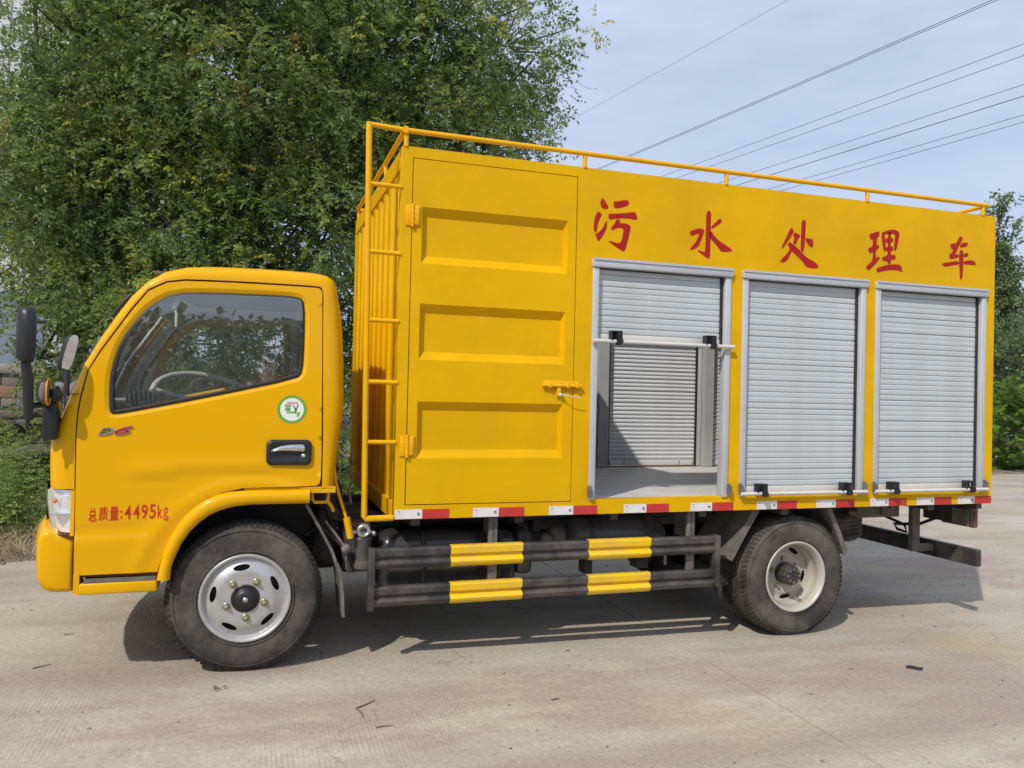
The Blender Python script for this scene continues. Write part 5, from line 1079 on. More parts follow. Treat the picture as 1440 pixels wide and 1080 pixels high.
def scatter(tmpl, P, H, S, T, tj=.08, rg=rng, roll=1.0):
    """copy a template to points P, heading H (unit), scale S, tint T"""
    n = len(P); H = H / np.linalg.norm(H, axis=1, keepdims=True)
    upv = np.tile(np.array([0, 0, 1.]), (n, 1)) + rg.normal(0, .45 * roll, (n, 3))
    Yv = np.cross(upv, H); Yv /= np.linalg.norm(Yv, axis=1, keepdims=True) + 1e-9; Zv = np.cross(H, Yv)
    R = np.stack([H, Yv, Zv], axis=2)                           # columns
    V = np.einsum('nij,kj->nki', R, tmpl) * S[:, None, None] + P[:, None, :]
    k = len(tmpl); q = k // 4
    F = (np.arange(q * 4).reshape(q, 4)[None] + (np.arange(n) * k)[:, None, None]).reshape(-1, 4)
    tt = np.repeat(np.repeat(T[:, None], q, 1) + rg.uniform(-tj, tj, (n, q)), 4, axis=1).ravel()
    return V.reshape(-1, 3), F, np.clip(tt, 0, 1)
def sticks(A, B, ra, rb, n=3):
    """thin tapered prisms from A to B"""
    m_ = len(A); d = B - A; d /= np.linalg.norm(d, axis=1, keepdims=True) + 1e-9; ref = np.tile(np.array([.3, .5, .8]), (m_, 1)); a = np.cross(ref, d); a /= np.linalg.norm(a, axis=1, keepdims=True); c = np.cross(d, a)
    V = []
    for k in range(n):
        q = 2 * pi * k / n; o = a * cos(q) + c * sin(q); V += [A + o * ra[:, None], B + o * rb[:, None]]
    V = np.stack(V, 1); F = np.array([[2 * k, 2 * ((k + 1) % n), 2 * ((k + 1) % n) + 1, 2 * k + 1] for k in range(n)])
    Fa = (F[None] + (np.arange(m_) * 2 * n)[:, None, None]).reshape(-1, 4); return V.reshape(-1, 3), Fa
PINS = [pinnate(.24, 6, .052, .024, .12, 1.0, q) for q in range(5)]; PIN = PINS[0]; LEAF1 = simple_leaf()
def tree(name, label, base, height, ells, nclu, per, tmpl, lm, seed, group=None, lscale=1.0, trunk_r=.11, cat='tree', spread=.42, pods=0, minz=.6, shell=.55, kind_leaf=True, clip=None):
    rg = np.random.default_rng(seed); root = thing(name, label, cat, base, group)
    B0 = np.array(base, float)
    # clusters
    C, O = [], []
    vol = np.array([e[3] if len(e) > 3 else e[1][0] * e[1][1] * e[1][2] for e in ells]); cnt = (vol / vol.sum() * nclu).astype(int)
    for e, k in zip(ells, cnt):
        c = np.array(e[0], float); r = np.array(e[1], float)
        d = rg.normal(0, 1, (k, 3)); d /= np.linalg.norm(d, axis=1, keepdims=True); rad = (1 - shell * rg.random(k) ** 1.6)
        wob = np.array([1 + .22 * mn.noise(Vector((v[0] * 2.3 + seed, v[1] * 2.3, v[2] * 2.3))) * 2 for v in d])
        p = c + d * r * (rad * wob)[:, None]; C.append(p); O.append(np.tile(c, (k, 1)))
    C = np.concatenate(C); O = np.concatenate(O); ok = C[:, 2] > minz
    if clip is not None: ok &= clip(C)
    C, O = C[ok], O[ok]
    # limbs
    tr = MB(); top = B0 + np.array([0, 0, height * .42]); lean = rg.normal(0, .1, 2)
    pts = [tuple(B0 - B0 + np.array([lean[0] * t * t, lean[1] * t * t, height * .85 * t])) for t in np.linspace(0, 1, 7)]
    tr.tube(pts, [trunk_r * (1.15 - t * .85) for t in np.linspace(0, 1, 7)], n=9)
    trunk = tr.build('trunk', M['bark'], root)
    la, lb_, r1, r2 = [], [], [], []
    for e in ells:
        c = np.array(e[0], float); st = B0 + np.array([0, 0, max(height * .22, min(height * .7, (c[2] - B0[2]) * .55))])
        for q in range(5):
            tgt = c + rg.normal(0, .35, 3) * np.array(e[1]); mid = (st + tgt) / 2 + rg.normal(0, .15, 3)
            la += [st, mid]; lb_ += [mid, tgt]; r1 += [trunk_r * .4, trunk_r * .25]; r2 += [trunk_r * .25, trunk_r * .12]
    n = len(C); sel = rg.random(n) < .55
    inner = O + (C - O) * .3; la += list(inner[sel]); lb_ += list(C[sel]); r1 += [trunk_r * .16] * sel.sum(); r2 += [trunk_r * .05] * sel.sum()
    V, F = sticks(np.array(la), np.array(lb_), np.array(r1), np.array(r2)); V = V - B0; raw_mesh('branches', V, F, np.zeros(len(V)), M['bark'], root)
    # leaves
    ct = np.array([.5 + 1.1 * mn.noise(Vector((p[0] * 1.5 + seed, p[1] * 1.5, p[2] * 1.5))) for p in C]) + rg.normal(0, .16, n)
    out = C - O; out /= np.linalg.norm(out, axis=1, keepdims=True) + 1e-9
    idx = np.repeat(np.arange(n), per); m_ = len(idx)
    tw = out[idx] + rg.normal(0, .55, (m_, 3)); tw[:, 2] -= .15; tw /= np.linalg.norm(tw, axis=1, keepdims=True)
    P = C[idx] + tw * (rg.random(m_) ** .8 * spread * 1.0)[:, None] + rg.normal(0, .04, (m_, 3))
    H = tw + rg.normal(0, .6, (m_, 3)); H[:, 2] -= .25
    if tmpl is PIN:
        Tn = np.clip(ct[idx] * .75 + rg.normal(.05, .13, m_), 0, 1); VV, FF, TT, o_ = [], [], [], 0
        for q, tp in enumerate(PINS):
            s_ = np.arange(m_) % 5 == q; v_, f_, t_ = scatter(tp, (P - B0)[s_], H[s_], lscale * rg.uniform(.6, 1.2, s_.sum()), Tn[s_], rg=rg, tj=.14); VV.append(v_); FF.append(f_ + o_); TT.append(t_); o_ += len(v_)
        V, F, T = np.concatenate(VV), np.concatenate(FF), np.concatenate(TT)
    else: V, F, T = scatter(tmpl, P - B0, H, lscale * rg.uniform(.65, 1.15, m_), np.clip(ct[idx] * .75 + rg.normal(.05, .13, m_), 0, 1), rg=rg)
    raw_mesh('crown', V, F, T, lm, root)
    if pods:
        k = rg.choice(n, pods, replace=False); k = k[np.argsort(C[k][:, 1])]
        idx = np.repeat(k, 46); m_ = len(idx); hgt = rg.random(m_); P = C[idx] + out[idx] * .30 + np.stack([rg.normal(0, 1, m_) * .07 * (1.1 - hgt), rg.normal(0, 1, m_) * .07 * (1.1 - hgt), hgt * .26 + .05], 1)
        V, F, T = scatter(simple_leaf(.038, .028), P - B0, rg.normal(0, 1, (m_, 3)), rg.uniform(.6, 1.2, m_), np.repeat(rg.random(len(k)), 46) * .8 + rg.random(m_) * .2, rg=rg)
        raw_mesh('seed_clusters', V, F, T, M['pod'], root, 'stuff')
    return root
G = 'leafy trees along the verge behind the truck'
tree('broadleaf_tree', 'leftmost green tree, with yellow seed pods, in front of the pale building', (-2.0, 6.3, .2), 7.5,
     [((-2.3, 5.8, 3.5), (.95, 1.0, 1.25)), ((-1.9, 5.6, 5.1), (1.15, 1.1, 1.25)), ((-3.9, 6.4, 4.6), (1.1, 1.0, 1.2)), ((-1.3, 5.3, 3.6), (1.2, 1.1, 1.3)), ((-1.9, 6.0, 6.7), (1.5, 1.3, 1.0)), ((-2.05, 5.6, 2.15), (.5, .5, .55))], 930, 17, PIN, M['leaf'], 11, G, pods=60, minz=1.55, shell=.75, clip=lambda C: ~((C[:, 2] > 4.5) & (C[:, 0] < -2.45)))
tree('broadleaf_tree', 'tallest dense green tree, rising straight behind the cab roof', (-.3, 6.0, .2), 8.5,
     [((-.6, 5.4, 3.0), (1.5, 1.1, 1.3)), ((.7, 5.4, 3.4), (1.4, 1.1, 1.6)), ((-.2, 5.5, 5.2), (1.9, 1.4, 1.6)), ((1.1, 5.7, 5.6), (1.3, 1.2, 1.4)), ((0, 6.0, 7.2), (2.2, 1.6, 1.3)), ((-1.3, 4.9, 2.4), (.9, .8, .75)), ((-.1, 5.7, 1.95), (1.4, .7, .75))], 1260, 18, PIN, M['leaf'], 12, G, pods=34, minz=1.2, shell=.75)
tree('broadleaf_tree', 'open-crowned green tree with loose twigs against the sky above the box body', (2.0, 6.4, .2), 8.0,
     [((1.9, 5.8, 4.2), (1.2, 1.1, 1.3)), ((2.7, 5.8, 4.7), (1.0, 1.0, 1.15)), ((2.2, 6.0, 6.2), (1.6, 1.3, 1.2)), ((3.0, 6.0, 6.2), (1.0, 1.0, .9)), ((1.6, 6.0, 2.6), (1.1, .9, 1.2))], 560, 13, PIN, M['leaf'], 13, G, pods=6, minz=1.3, shell=.8, spread=.5)
# undergrowth bushes behind the truck
tree('bush', 'green bush seen through the gap between cab and box', (.9, 4.9, .2), 1.2, [((.9, 4.8, .95), (.7, .5, .65)), ((1.6, 5.0, .9), (.6, .5, .6))], 90, 12, PIN, M['leaf'], 14, cat='bush', trunk_r=.03, lscale=.8, minz=.15)
tree('bush', 'low green bush behind the cab beside the pile of logs', (-1.4, 5.2, .2), 1.2, [((-1.3, 5.1, .8), (.7, .5, .55))], 60, 12, PIN, M['leaf'], 15, cat='bush', trunk_r=.03, lscale=.8, minz=.15)
# right background
fan = simple_leaf(.16, .05)
def frond(): 
    v = []
    for q in (-.7, -.35, 0, .35, .7): 
        s = simple_leaf(.20, .035); c_, s_ = cos(q), sin(q); v.append(np.stack([s[:, 0] * c_ - s[:, 1] * s_, s[:, 0] * s_ + s[:, 1] * c_, s[:, 2]], 1))
    return np.concatenate(v)
FR = frond()
for i, (x, y, r_, h) in enumerate([(19.9, 12.3, 1.15, 2.45), (21.9, 13.2, 1.1, 2.3), (17.2, 12.0, 1.0, 2.2), (14.6, 11.6, 1.0, 2.1), (12.2, 11.0, .9, 2.0)]):
    lb = ['bright green feathery shrub just right of the box body, at the edge of the concrete', 'bright green feathery shrub cut by the right edge of the picture', 'feathery shrub hidden behind the rear end of the box', 'feathery shrub behind the rear roller shutter', 'leftmost feathery shrub of the hedge behind the box'][i]
    tree('shrub', lb, (x, y, 0), h, [((x, y, h * .42), (r_, r_, h * .42)), ((x, y, h * .72), (r_ * .6, r_ * .6, h * .28))], 200, 12, FR, M['leaf3'], 30 + i, 'feathery shrubs at the edge of the concrete', cat='shrub', trunk_r=.05, spread=.22, minz=.02, shell=.45, lscale=.85)
for i, (x, y, h) in enumerate([(38.9, 29, 13.5), (41.8, 31, 11.0), (44.5, 30, 12.5), (36.2, 31, 10.6)]):
    lb = ['tallest poplar, its narrow top standing above the rear corner of the box', 'shorter poplar right beside the tallest one', 'poplar cut by the right edge of the picture', 'poplar hidden behind the rear corner of the box'][i]
    tree('poplar_tree', lb, (x, y, 0), h, [((x, y, h * (.28 + .2 * k)), (1.75 - .30 * k, 1.75 - .30 * k, h * .15)) for k in range(4)], 900, 18, LEAF1 * 1.8, M['leaf2'], 50 + i, 'poplars far off on the right', trunk_r=.16, spread=.4, minz=1.0, shell=.7, lscale=1.3)
for i, (x, y, h) in enumerate([(32, 22.5, 6.2), (35, 24, 5.6), (29.5, 24.5, 5.0)]):
    lb = ['round green tree between the shrubs and the poplars', 'round green tree at the right edge below the poplars', 'round green tree hidden behind the box, left of the poplars'][i]
    tree('round_tree', lb, (x, y, 0), h, [((x, y, h * .55), (2.0, 2.0, h * .45))], 420, 14, LEAF1 * 1.6, M['leaf2'], 60 + i, 'round trees below the poplars', trunk_r=.12, minz=.4, shell=.6, lscale=1.3, spread=.35)
# far wood that closes the horizon
rg = np.random.default_rng(5); n = 36000; a = rg.uniform(0, 2 * pi, n); R0 = 150 + rg.normal(0, 4, n); hh = np.array([4.5 + 2.5 * mn.noise(Vector((cos(q) * 6, sin(q) * 6, 0))) for q in a]); P = np.stack([cos(0) * R0 * np.cos(a), R0 * np.sin(a), rg.random(n) * hh], 1)
V, F, T = scatter(simple_leaf(1.3, 1.1), P, rg.normal(0, 1, (n, 3)), rg.uniform(.7, 1.2, n), rg.random(n), rg=rg); tag(raw_mesh('distant_wood', V, F, T, M['leaf2']), kind='stuff')

# unseen wood added behind the camera, kept low to darken the cab glass reflection
rg = np.random.default_rng(6); n = 60000; x = rg.uniform(-60, 60, n); top = np.array([4.3 + .8 * mn.noise(Vector((q * .12, 7, 0))) + .5 * mn.noise(Vector((q * .5, 2, 0))) for q in x]); P = np.stack([x, -34 + rg.normal(0, 1.6, n), .2 + top * rg.random(n) ** .85], 1)
V, F, T = scatter(simple_leaf(.42, .34), P, rg.normal(0, 1, (n, 3)), rg.uniform(.6, 1.3, n), rg.random(n), rg=rg); tag(raw_mesh('reflection_backdrop_wood', V, F, T, M['leaf2']), kind='stuff')

# weeds and straw on the verge
def region(n, x0, x1, d0, d1, rg):
    x = rg.uniform(x0, x1, n); y = np.array([edge_y(v) for v in x]) + rg.uniform(d0, d1, n); z = np.array([verge_z(a, c) for a, c in zip(x, y)]); return np.stack([x, y, z], 1)
rg = np.random.default_rng(21)
stems = np.concatenate([region(950, -7, -.8, .55, 3.0, rg), region(350, -.8, 4, .5, 2.2, rg)]); hs = rg.uniform(.18, .85, len(stems)) * (1 - .35 * (rg.random(len(stems)) < .4)); lean = rg.normal(0, .12, (len(stems), 2))
P, H, T_, S_ = [], [], [], []
for i in range(len(stems)):
    k = int(7 + hs[i] * 26); t0 = rg.random()
    for j in range(k):
        t = (j + .5) / k; a = j * 2.4 + rg.random(); P.append(stems[i] + np.array([lean[i, 0] * t * hs[i] * 3, lean[i, 1] * t * hs[i] * 3, t * hs[i]])); H.append([cos(a), sin(a), .7 - .5 * (1 - t)]); T_.append(t0 * .5 + t * .35); S_.append(.55 * (1.1 - .6 * t))
V, F, T = scatter(pinnate(.20, 3, .085, .038, .18, .8, 3), np.array(P), np.array(H, float), np.array(S_), np.array(T_), rg=rg, roll=.5)
Vs, Fs = sticks(stems, stems + np.concatenate([lean * hs[:, None] * 3, hs[:, None]], 1), np.full(len(stems), .004), np.full(len(stems), .002))
Fs = Fs + len(V); V = np.concatenate([V, Vs]); F = np.concatenate([F, Fs]); T = np.concatenate([T, np.full(len(Vs), .3)])
tag(raw_mesh('weeds', V, F, T, M['weed']), 'green weeds with feathery leaves growing on the verge', 'weeds', kind='stuff')
def blades(P, n_seg, hgt, w, rg, flat=0.0):
    n = len(P); a = rg.uniform(0, 2 * pi, n); d = np.stack([np.cos(a), np.sin(a), np.zeros(n)], 1); s = np.stack([-np.sin(a), np.cos(a), np.zeros(n)], 1); V = []
    bend = rg.uniform(.3, 1.3, n) + flat
    for j in range(n_seg + 1):
        t = j / n_seg; c = P + d * (hgt * np.sin(bend * t) * t)[:, None] + np.array([0, 0, 1.]) * (hgt * np.cos(bend * t * .95) * t * (1 - flat * .42))[:, None]; ww = (w * (1 - t * .85))[:, None]; V += [c + s * ww, c - s * ww]
    V = np.stack(V, 1); F = np.array([[2 * j, 2 * j + 1, 2 * j + 3, 2 * j + 2] for j in range(n_seg)]); Fa = (F[None] + (np.arange(n) * 2 * (n_seg + 1))[:, None, None]).reshape(-1, 4)
    return V.reshape(-1, 3), Fa, np.repeat(rg.random(n), 2 * (n_seg + 1))
n = 9000; Pp = region(n, -7, 2, .05, 1.15, rg); V, F, T = blades(Pp, 4, rg.uniform(.15, .50, n), rg.uniform(.0018, .0045, n), rg, .7); tag(raw_mesh('dry_grass', V, F, T, M['straw']), 'matted straw and dry grass along the edge of the concrete', 'dry grass', kind='stuff')
n = 9000; Pp = region(n, -7, 6, .5, 3.2, rg); V, F, T = blades(Pp, 3, rg.uniform(.08, .35, n), rg.uniform(.002, .005, n), rg); tag(raw_mesh('grass', V, F, T, M['weed']), 'green grass tufts on the verge under the trees', 'grass', kind='stuff')
# grit and pebbles
def pebble_mesh(seed):
    bm = bmesh.new(); bmesh.ops.create_icosphere(bm, subdivisions=1, radius=1); rr = random.Random(seed)
    for v in bm.verts: v.co *= rr.uniform(.7, 1.15); v.co.z *= .6
    vs = np.array([v.co[:] for v in bm.verts]); bm.verts.index_update(); fs = np.array([[v.index for v in f.verts] for f in bm.faces]); bm.free(); return vs, fs
def strew(name, P, S, m, kind='stuff', label=None, cat=None):
    vs, fs = pebble_mesh(3); n = len(P); a = rg.uniform(0, 2 * pi, n); R = np.zeros((n, 3, 3)); R[:, 0, 0] = np.cos(a); R[:, 0, 1] = -np.sin(a); R[:, 1, 0] = np.sin(a); R[:, 1, 1] = np.cos(a); R[:, 2, 2] = 1
    st = np.stack([rg.uniform(.7, 1.5, n), np.ones(n), rg.uniform(.6, 1, n)], 1)
    V = np.einsum('nij,nkj->nki', R, vs[None] * st[:, None, :]) * S[:, None, None] + P[:, None, :]
    F = (fs[None] + (np.arange(n) * len(vs))[:, None, None]).reshape(-1, 3); return tag(raw_mesh(name, V.reshape(-1, 3), F, np.repeat(rg.random(n), len(vs)), m), label, cat, kind=kind)
M['peb'] = leafmat('pebble', (.09, .07, .055), (.36, .31, .25), .8, 0.0)
n = 7500; P = np.stack([rg.uniform(-4, 9, n), rg.uniform(-2.6, 6, n), np.full(n, .001)], 1); keep = np.array([mn.noise(Vector((p[0] * .9, p[1] * 1.4, 4))) + .12 * (p[0] > 3) > .02 + .25 * rg.random() for p in P]); P = P[keep]
strew('grit', P, np.minimum(rg.exponential(.0030, len(P)) + .0020, .009), M['peb'], label='small stones and grit scattered over the concrete', cat='grit')
n = 1500; P = region(n, -6, 6, -.15, .9, rg); P[:, 2] += .003; strew('rubble', P, rg.exponential(.010, n) + .004, M['peb'], label='broken stones and rubble along the edge of the dirt verge', cat='rubble')

# litter on the concrete
M['twig'] = mat('twig_brown', (.17, .12, .085), .8)
def gp(x, y, z=.004): return (x, y, z)
def twig(label, paths, r=.004, name='twig', m='twig', cat='twig'):
    b = MB()
    for p in paths: b.tube([Vector(q) for q in p], [r] + [r * .8] * (len(p) - 2) + [r * .5], n=6)
    return tag(b.build(name, M[m]), label, cat)
TW = TWIGS
twig('thin straight brown twig lying left of the front wheel', [TW[0]], .0035)
twig('small dark twig near the left edge of the concrete, below the bumper', [TW[1]], .003)
twig('forked brown twig in front of the truck, below the front end of the side guard', [TW[2], TW[3]], .0045)
twig('short thin twig just below the forked one', [TW[4]], .003)
twig('short dark stick on the concrete below the middle of the side guard', [TW[5]], .005)
b = MB(); c = Vector(TW[6][0]); d = (Vector(TW[6][1]) - c); prof_ = [(0, 0), (.25, .012), (.5, .004), (.75, -.006), (1, .004)]
rows = []
for t, k in prof_:
    p = c + d * t; s = Vector((-d.y, d.x, 0)).normalized()
    w = .012 if 0 < t < 1 else .006
    rows.append([tuple(p + s * (k - w) + Vector((0, 0, .001))), tuple(p + s * k + Vector((0, 0, .014))), tuple(p + s * (k + w) + Vector((0, 0, .001)))])
gridmesh(b, rows); tag(b.build('rubber_scrap', M['black']), 'curved dark scrap lying on the concrete in front of the rear wheel, to its right', 'scrap')
b = MB()
for k in range(5):
    a = k * 1.3; p = Vector(TW[7][0]) + Vector((.014 * cos(a * 2), .010 * sin(a * 3), .004)); b.add([p, p + Vector((.022 * cos(a), .022 * sin(a), .008)), p + Vector((.034 * cos(a + .3), .034 * sin(a + .3), .002)), p + Vector((.018 * cos(a + .7), .018 * sin(a + .7), .006))], [(0, 1, 2, 3)])
tag(b.build('dead_leaves', M['twig']), 'little crumpled clump of dead leaves below the front tyre', 'dead leaves')

# ------------------------------------------------------------------ left background
bw = thing('block_wall', 'low wall of grey blocks with a concrete coping at the far left, under the trees', 'wall', (-9, 9.0, 0))
MB_ = [mat('block_grey', (.20, .19, .175), .9, var=.15, vscale=4, bump=.5, bscale=40, bdist=.004), mat('block_red', (.30, .17, .13), .9, var=.15, vscale=4, bump=.5, bscale=40, bdist=.004)]
b = MB(); b.box(0, 10, .03, .17, -.1, 1.54); mw = b.build('mortar_core', mat('mortar', (.16, .15, .14), .95), bw)
pb = MB(); pb.box(0, .386, 0, .20, 0, .176, bev=.006); pro = {}
for r_ in range(9):
    for c_ in range(25):
        red = not (5.62 < c_ * .4 < 5.95) and c_ * .4 < 5.7
        x = c_ * .4 + (.2 if r_ % 2 else 0) - .1; mi = 1 if c_ < 14 else 0
        if mi not in pro: o = pb.build('block', MB_[mi], bw); pro[mi] = o; o.location = (x, 0, r_ * .17 if False else r_ * .181 - .08)
        else: inst(pro[mi], 'block', bw, (x, rng.uniform(-.004, .004), r_ * .181 - .08))
cp = MB(); cp.box(0, 1.19, -.06, .26, 0, .12, bev=.01); o = None
for k in range(8):
    if o is None: o = cp.build('coping_slab', mat('coping', (.36, .33, .28), .9, var=.12, vscale=3, bump=.4, bscale=30, bdist=.005), bw); o.location = (-.1, 0, 1.555)
    else: inst(o, 'coping_slab', bw, (-.1 + k * 1.2, 0, 1.555))
bd = thing('metal_clad_building', 'tall pale building clad in ribbed metal sheets behind the left-hand tree', 'building', (-32, 14.0, 0))
M['clad'] = mat('cladding', (.58, .60, .62), .5, metal=.1, var=.05, vscale=.6, dirt=(.42, .43, .42), dscale=.8, damt=.4); M['clad2'] = mat('cladding_blue', (.20, .26, .33), .5, var=.05)
b = MB(); b.box(0, 28.6, .05, 22, -.1, 12.4); b.build('building_core', M['clad'], bd)
sh = MB(); pr = []
for k in range(5): pr += [(k * .22, 0), (k * .22 + .10, 0), (k * .22 + .125, -.035), (k * .22 + .195, -.035)]
pr.append((1.1, 0)); sh.add([(x, y, z) for x, y in pr for z in (0, 3.96)], [(2 * i, 2 * i + 2, 2 * i + 3, 2 * i + 1) for i in range(len(pr) - 1)])
o = None
for r_ in range(3):
    for c_ in range(26):
        if o is None: o = sh.build('cladding_sheet', M['clad'], bd, fixn=False); o.location = (0, 0, 0)
        else: inst(o, 'cladding_sheet', bd, (c_ * 1.1, -.004 * r_, r_ * 4.0))
for r_ in range(1, 4):
    b = MB(); b.box(0, 28.7, -.05, .02, r_ * 4 - .06, r_ * 4 + .05); b.build('flashing', M['clad'], bd)
b = MB(); b.box(28.55, 28.72, -.05, .1, 0, 12.3); b.build('corner_trim', M['clad'], bd)
for x in (24.6, 27.0):
    b = MB(); b.box(x, x + .9, -.06, -.045, .9, 3.2); b.build('door_panel', M['clad2'], bd)
# logs and planks dumped on the verge
def log(label, a, c, r, name='log', m='bark'):
    b = MB(); a = Vector(a); c = Vector(c); n = 7; pts = [a.lerp(c, t / n) + Vector((0, random.uniform(-.02, .02), random.uniform(-.02, .02))) for t in range(n + 1)]; b.tube(pts, [r * random.uniform(.85, 1.1) for _ in pts], n=9); return tag(b.build(name, M[m]), label, 'log')
log('upper of two logs lying across the verge behind the cab front', (-3.6, 5.3, .98), (-1.7, 5.5, 1.12), .045)
log('lower thick log on the weedy verge behind the cab front', (-3.4, 4.9, .62), (-1.6, 5.2, .72), .09)
log('leaning branch propped against the logs on the verge', (-2.4, 4.6, .2), (-1.9, 5.6, 1.25), .03)
b = MB(); b.box(-3.2, -1.8, 5.5, 5.7, .25, .98); tag(b.build('dark_crate', mat('old_wood', (.045, .035, .03), .9, var=.3, vscale=9, bump=.6, bscale=40, bdist=.006, stretch=(.3, 1, 3))), 'dark old timber box behind the logs on the verge', 'box')

# ------------------------------------------------------------------ overhead lines
M['wire'] = mat('cable', (.03, .03, .035), .6)
DW = Vector((-.1746, 1, 0))
WIRES = [('A', 11.346, 9.6, .003, 'faint thin wire, topmost of the lines crossing the sky'), ('B', 13.665, 9.0, .0065, 'upper strand of the closely spaced pair below the faint wire'), ('B', 13.585, 9.0, .0065, 'lower strand of the closely spaced pair below the faint wire'),
         ('C', 15.82, 9.0, .006, 'third wire down, leaving the picture highest on the right edge'), ('D', 16.35, 9.0, .006, 'fourth wire down, just below the highest one at the right edge'),
         ('E', 15.90, 8.2, .006, 'fifth wire down, upper of the middle pair at the right edge'), ('F', 16.50, 8.2, .0085, 'sixth and thickest wire, lower of the middle pair at the right edge'),
         ('G', 17.57, 8.2, .006, 'seventh wire down, upper of the lowest pair at the right edge'), ('H', 18.02, 8.2, .006, 'lowest wire of all, crossing just above the roof rail')]
Y0, Y1 = -32., 70.
for nm, x0, h, r_, lb in WIRES:
    b = MB(); pts = []
    for k in range(33):
        t = k / 32; y = Y0 + (Y1 - Y0) * t; yy = 8.0; sag = 1.1 * (4 * t * (1 - t)); s0 = 1.1 * 4 * ((yy - Y0) / (Y1 - Y0)) * (1 - (yy - Y0) / (Y1 - Y0)); pts.append((x0 + DW.x * y, y, h + s0 - sag))
    b.tube(pts, r_, n=5, caps=False); tag(b.build('overhead_wire', M['wire']), lb, 'wire', 'overhead wires crossing the sky')
for k, y in enumerate((Y0, Y1)):
    px = 15.2 + DW.x * y
    lb = ['concrete power pole behind the camera carrying the overhead wires', 'distant concrete power pole hidden behind the truck and trees, carrying the overhead wires'][k]
    t = thing('power_pole', lb, 'power pole', (px, y, 0), 'power poles carrying the overhead wires')
    b = MB(); b.tube([(0, 0, 0), (0, 0, 11.2)], [.17, .10], n=12); b.build('pole', M['guard'] if False else mat('pole_concrete', (.35, .34, .32), .9), t)
    for z, w_ in ((10.05, 4.2), (9.25, 3.4)):
        b = MB(); b.box(-w_, w_, -.05, .05, z - .05, z + .05); b.build('crossarm', M['dusty'], t)
# ------------------------------------------------------------------ the photographer, seen mirrored in the cab window
def skin_mesh(J, E, root, sub=2):
    """J: name -> (position, radius); E: list of name pairs; returns evaluated vertices and faces"""
    names = list(J); me = bpy.data.meshes.new('sk'); me.from_pydata([J[n][0] for n in names], [(names.index(a), names.index(c)) for a, c in E], [])
    o = bpy.data.objects.new('sk', me); COL.objects.link(o); o.modifiers.new('s', 'SKIN'); s = o.modifiers.new('u', 'SUBSURF'); s.levels = sub; s.render_levels = sub
    sv = me.skin_vertices[0].data
    for i, n in enumerate(names):
        r = J[n][1]; sv[i].radius = r if isinstance(r, tuple) else (r, r)
        sv[i].use_root = (n == root)
    dg = bpy.context.evaluated_depsgraph_get(); dg.update(); ev = bpy.data.meshes.new_from_object(o.evaluated_get(dg))
    V = [tuple(v.co) for v in ev.vertices]; F = [tuple(p.vertices) for p in ev.polygons]; bpy.data.objects.remove(o); bpy.data.meshes.remove(ev); bpy.data.meshes.remove(me)
    return V, F
px, py = .15, -4.72
Hd = Vector((.135, -4.60, 1.735))
J = {'pelvis': ((px, py, .98), (.145, .10)), 'waist': ((px, py + .01, 1.15), (.13, .095)), 'chest': ((px, py + .02, 1.36), (.155, .10)), 'neck0': ((px - .005, py + .03, 1.52), (.07, .06)), 'neck1': ((px - .01, py + .07, 1.60), .052), 'head0': ((Hd.x, Hd.y - .01, 1.67), (.062, .07)),
     'shR': ((px + .185, py + .03, 1.475), .06), 'elR': ((px + .25, py + .13, 1.22), .043), 'wrR': ((px + .03, py + .30, 1.37), .030), 'haR': ((px - .035, py + .335, 1.42), (.034, .018)),
     'shL': ((px - .185, py + .03, 1.475), .06), 'elL': ((px - .26, py + .14, 1.24), .043), 'wrL': ((px - .19, py + .30, 1.42), .029), 'haL': ((px - .165, py + .338, 1.475), (.034, .018)),
     'hipR': ((px + .10, py, .92), .10), 'knR': ((px + .12, py + .03, .51), .065), 'anR': ((px + .12, py - .01, .10), .042), 'toR': ((px + .14, py + .13, .035), (.044, .030)),
     'hipL': ((px - .10, py, .92), .10), 'knL': ((px - .13, py + .02, .51), .065), 'anL': ((px - .15, py - .01, .10), .042), 'toL': ((px - .18, py + .13, .035), (.044, .030))}
E_ = [('pelvis', 'waist'), ('waist', 'chest'), ('chest', 'neck0'), ('neck0', 'neck1'), ('neck1', 'head0'), ('chest', 'shR'), ('shR', 'elR'), ('elR', 'wrR'), ('wrR', 'haR'), ('chest', 'shL'), ('shL', 'elL'), ('elL', 'wrL'), ('wrL', 'haL'),
      ('pelvis', 'hipR'), ('hipR', 'knR'), ('knR', 'anR'), ('anR', 'toR'), ('pelvis', 'hipL'), ('hipL', 'knL'), ('knL', 'anL'), ('anL', 'toL')]
V, F = skin_mesh(J, E_, 'pelvis')
M['skin'] = mat('skin', (.72, .46, .34), .5); M['hair'] = mat('hair_black', (.012, .011, .011), .5); M['shirt'] = mat('shirt_beige', (.72, .68, .62), .85, var=.06, vscale=10); M['trousers'] = mat('trousers_dark', (.035, .04, .055), .85); M['shoe'] = mat('shoe', (.03, .03, .03), .6)
person = thing('person', 'person in a light shirt taking the picture, mirrored in the cab window', 'person', (0, 0, 0))
body = MB()
def near_(p, n, d): return (Vector(p) - Vector(J[n][0])).length < d
for f in F:
    c = sum((Vector(V[i]) for i in f), Vector()) / len(f)
    dhand = min((c - Vector(J[n][0])).length for n in ('wrR', 'haR', 'wrL', 'haL')); legs = c.z < 1.02
    mi = 3 if c.z < .085 else (2 if legs else (0 if (c.z > 1.585 or dhand < .13) else 1))
    body.add([V[i] for i in f], [tuple(range(len(f)))], True, mi)
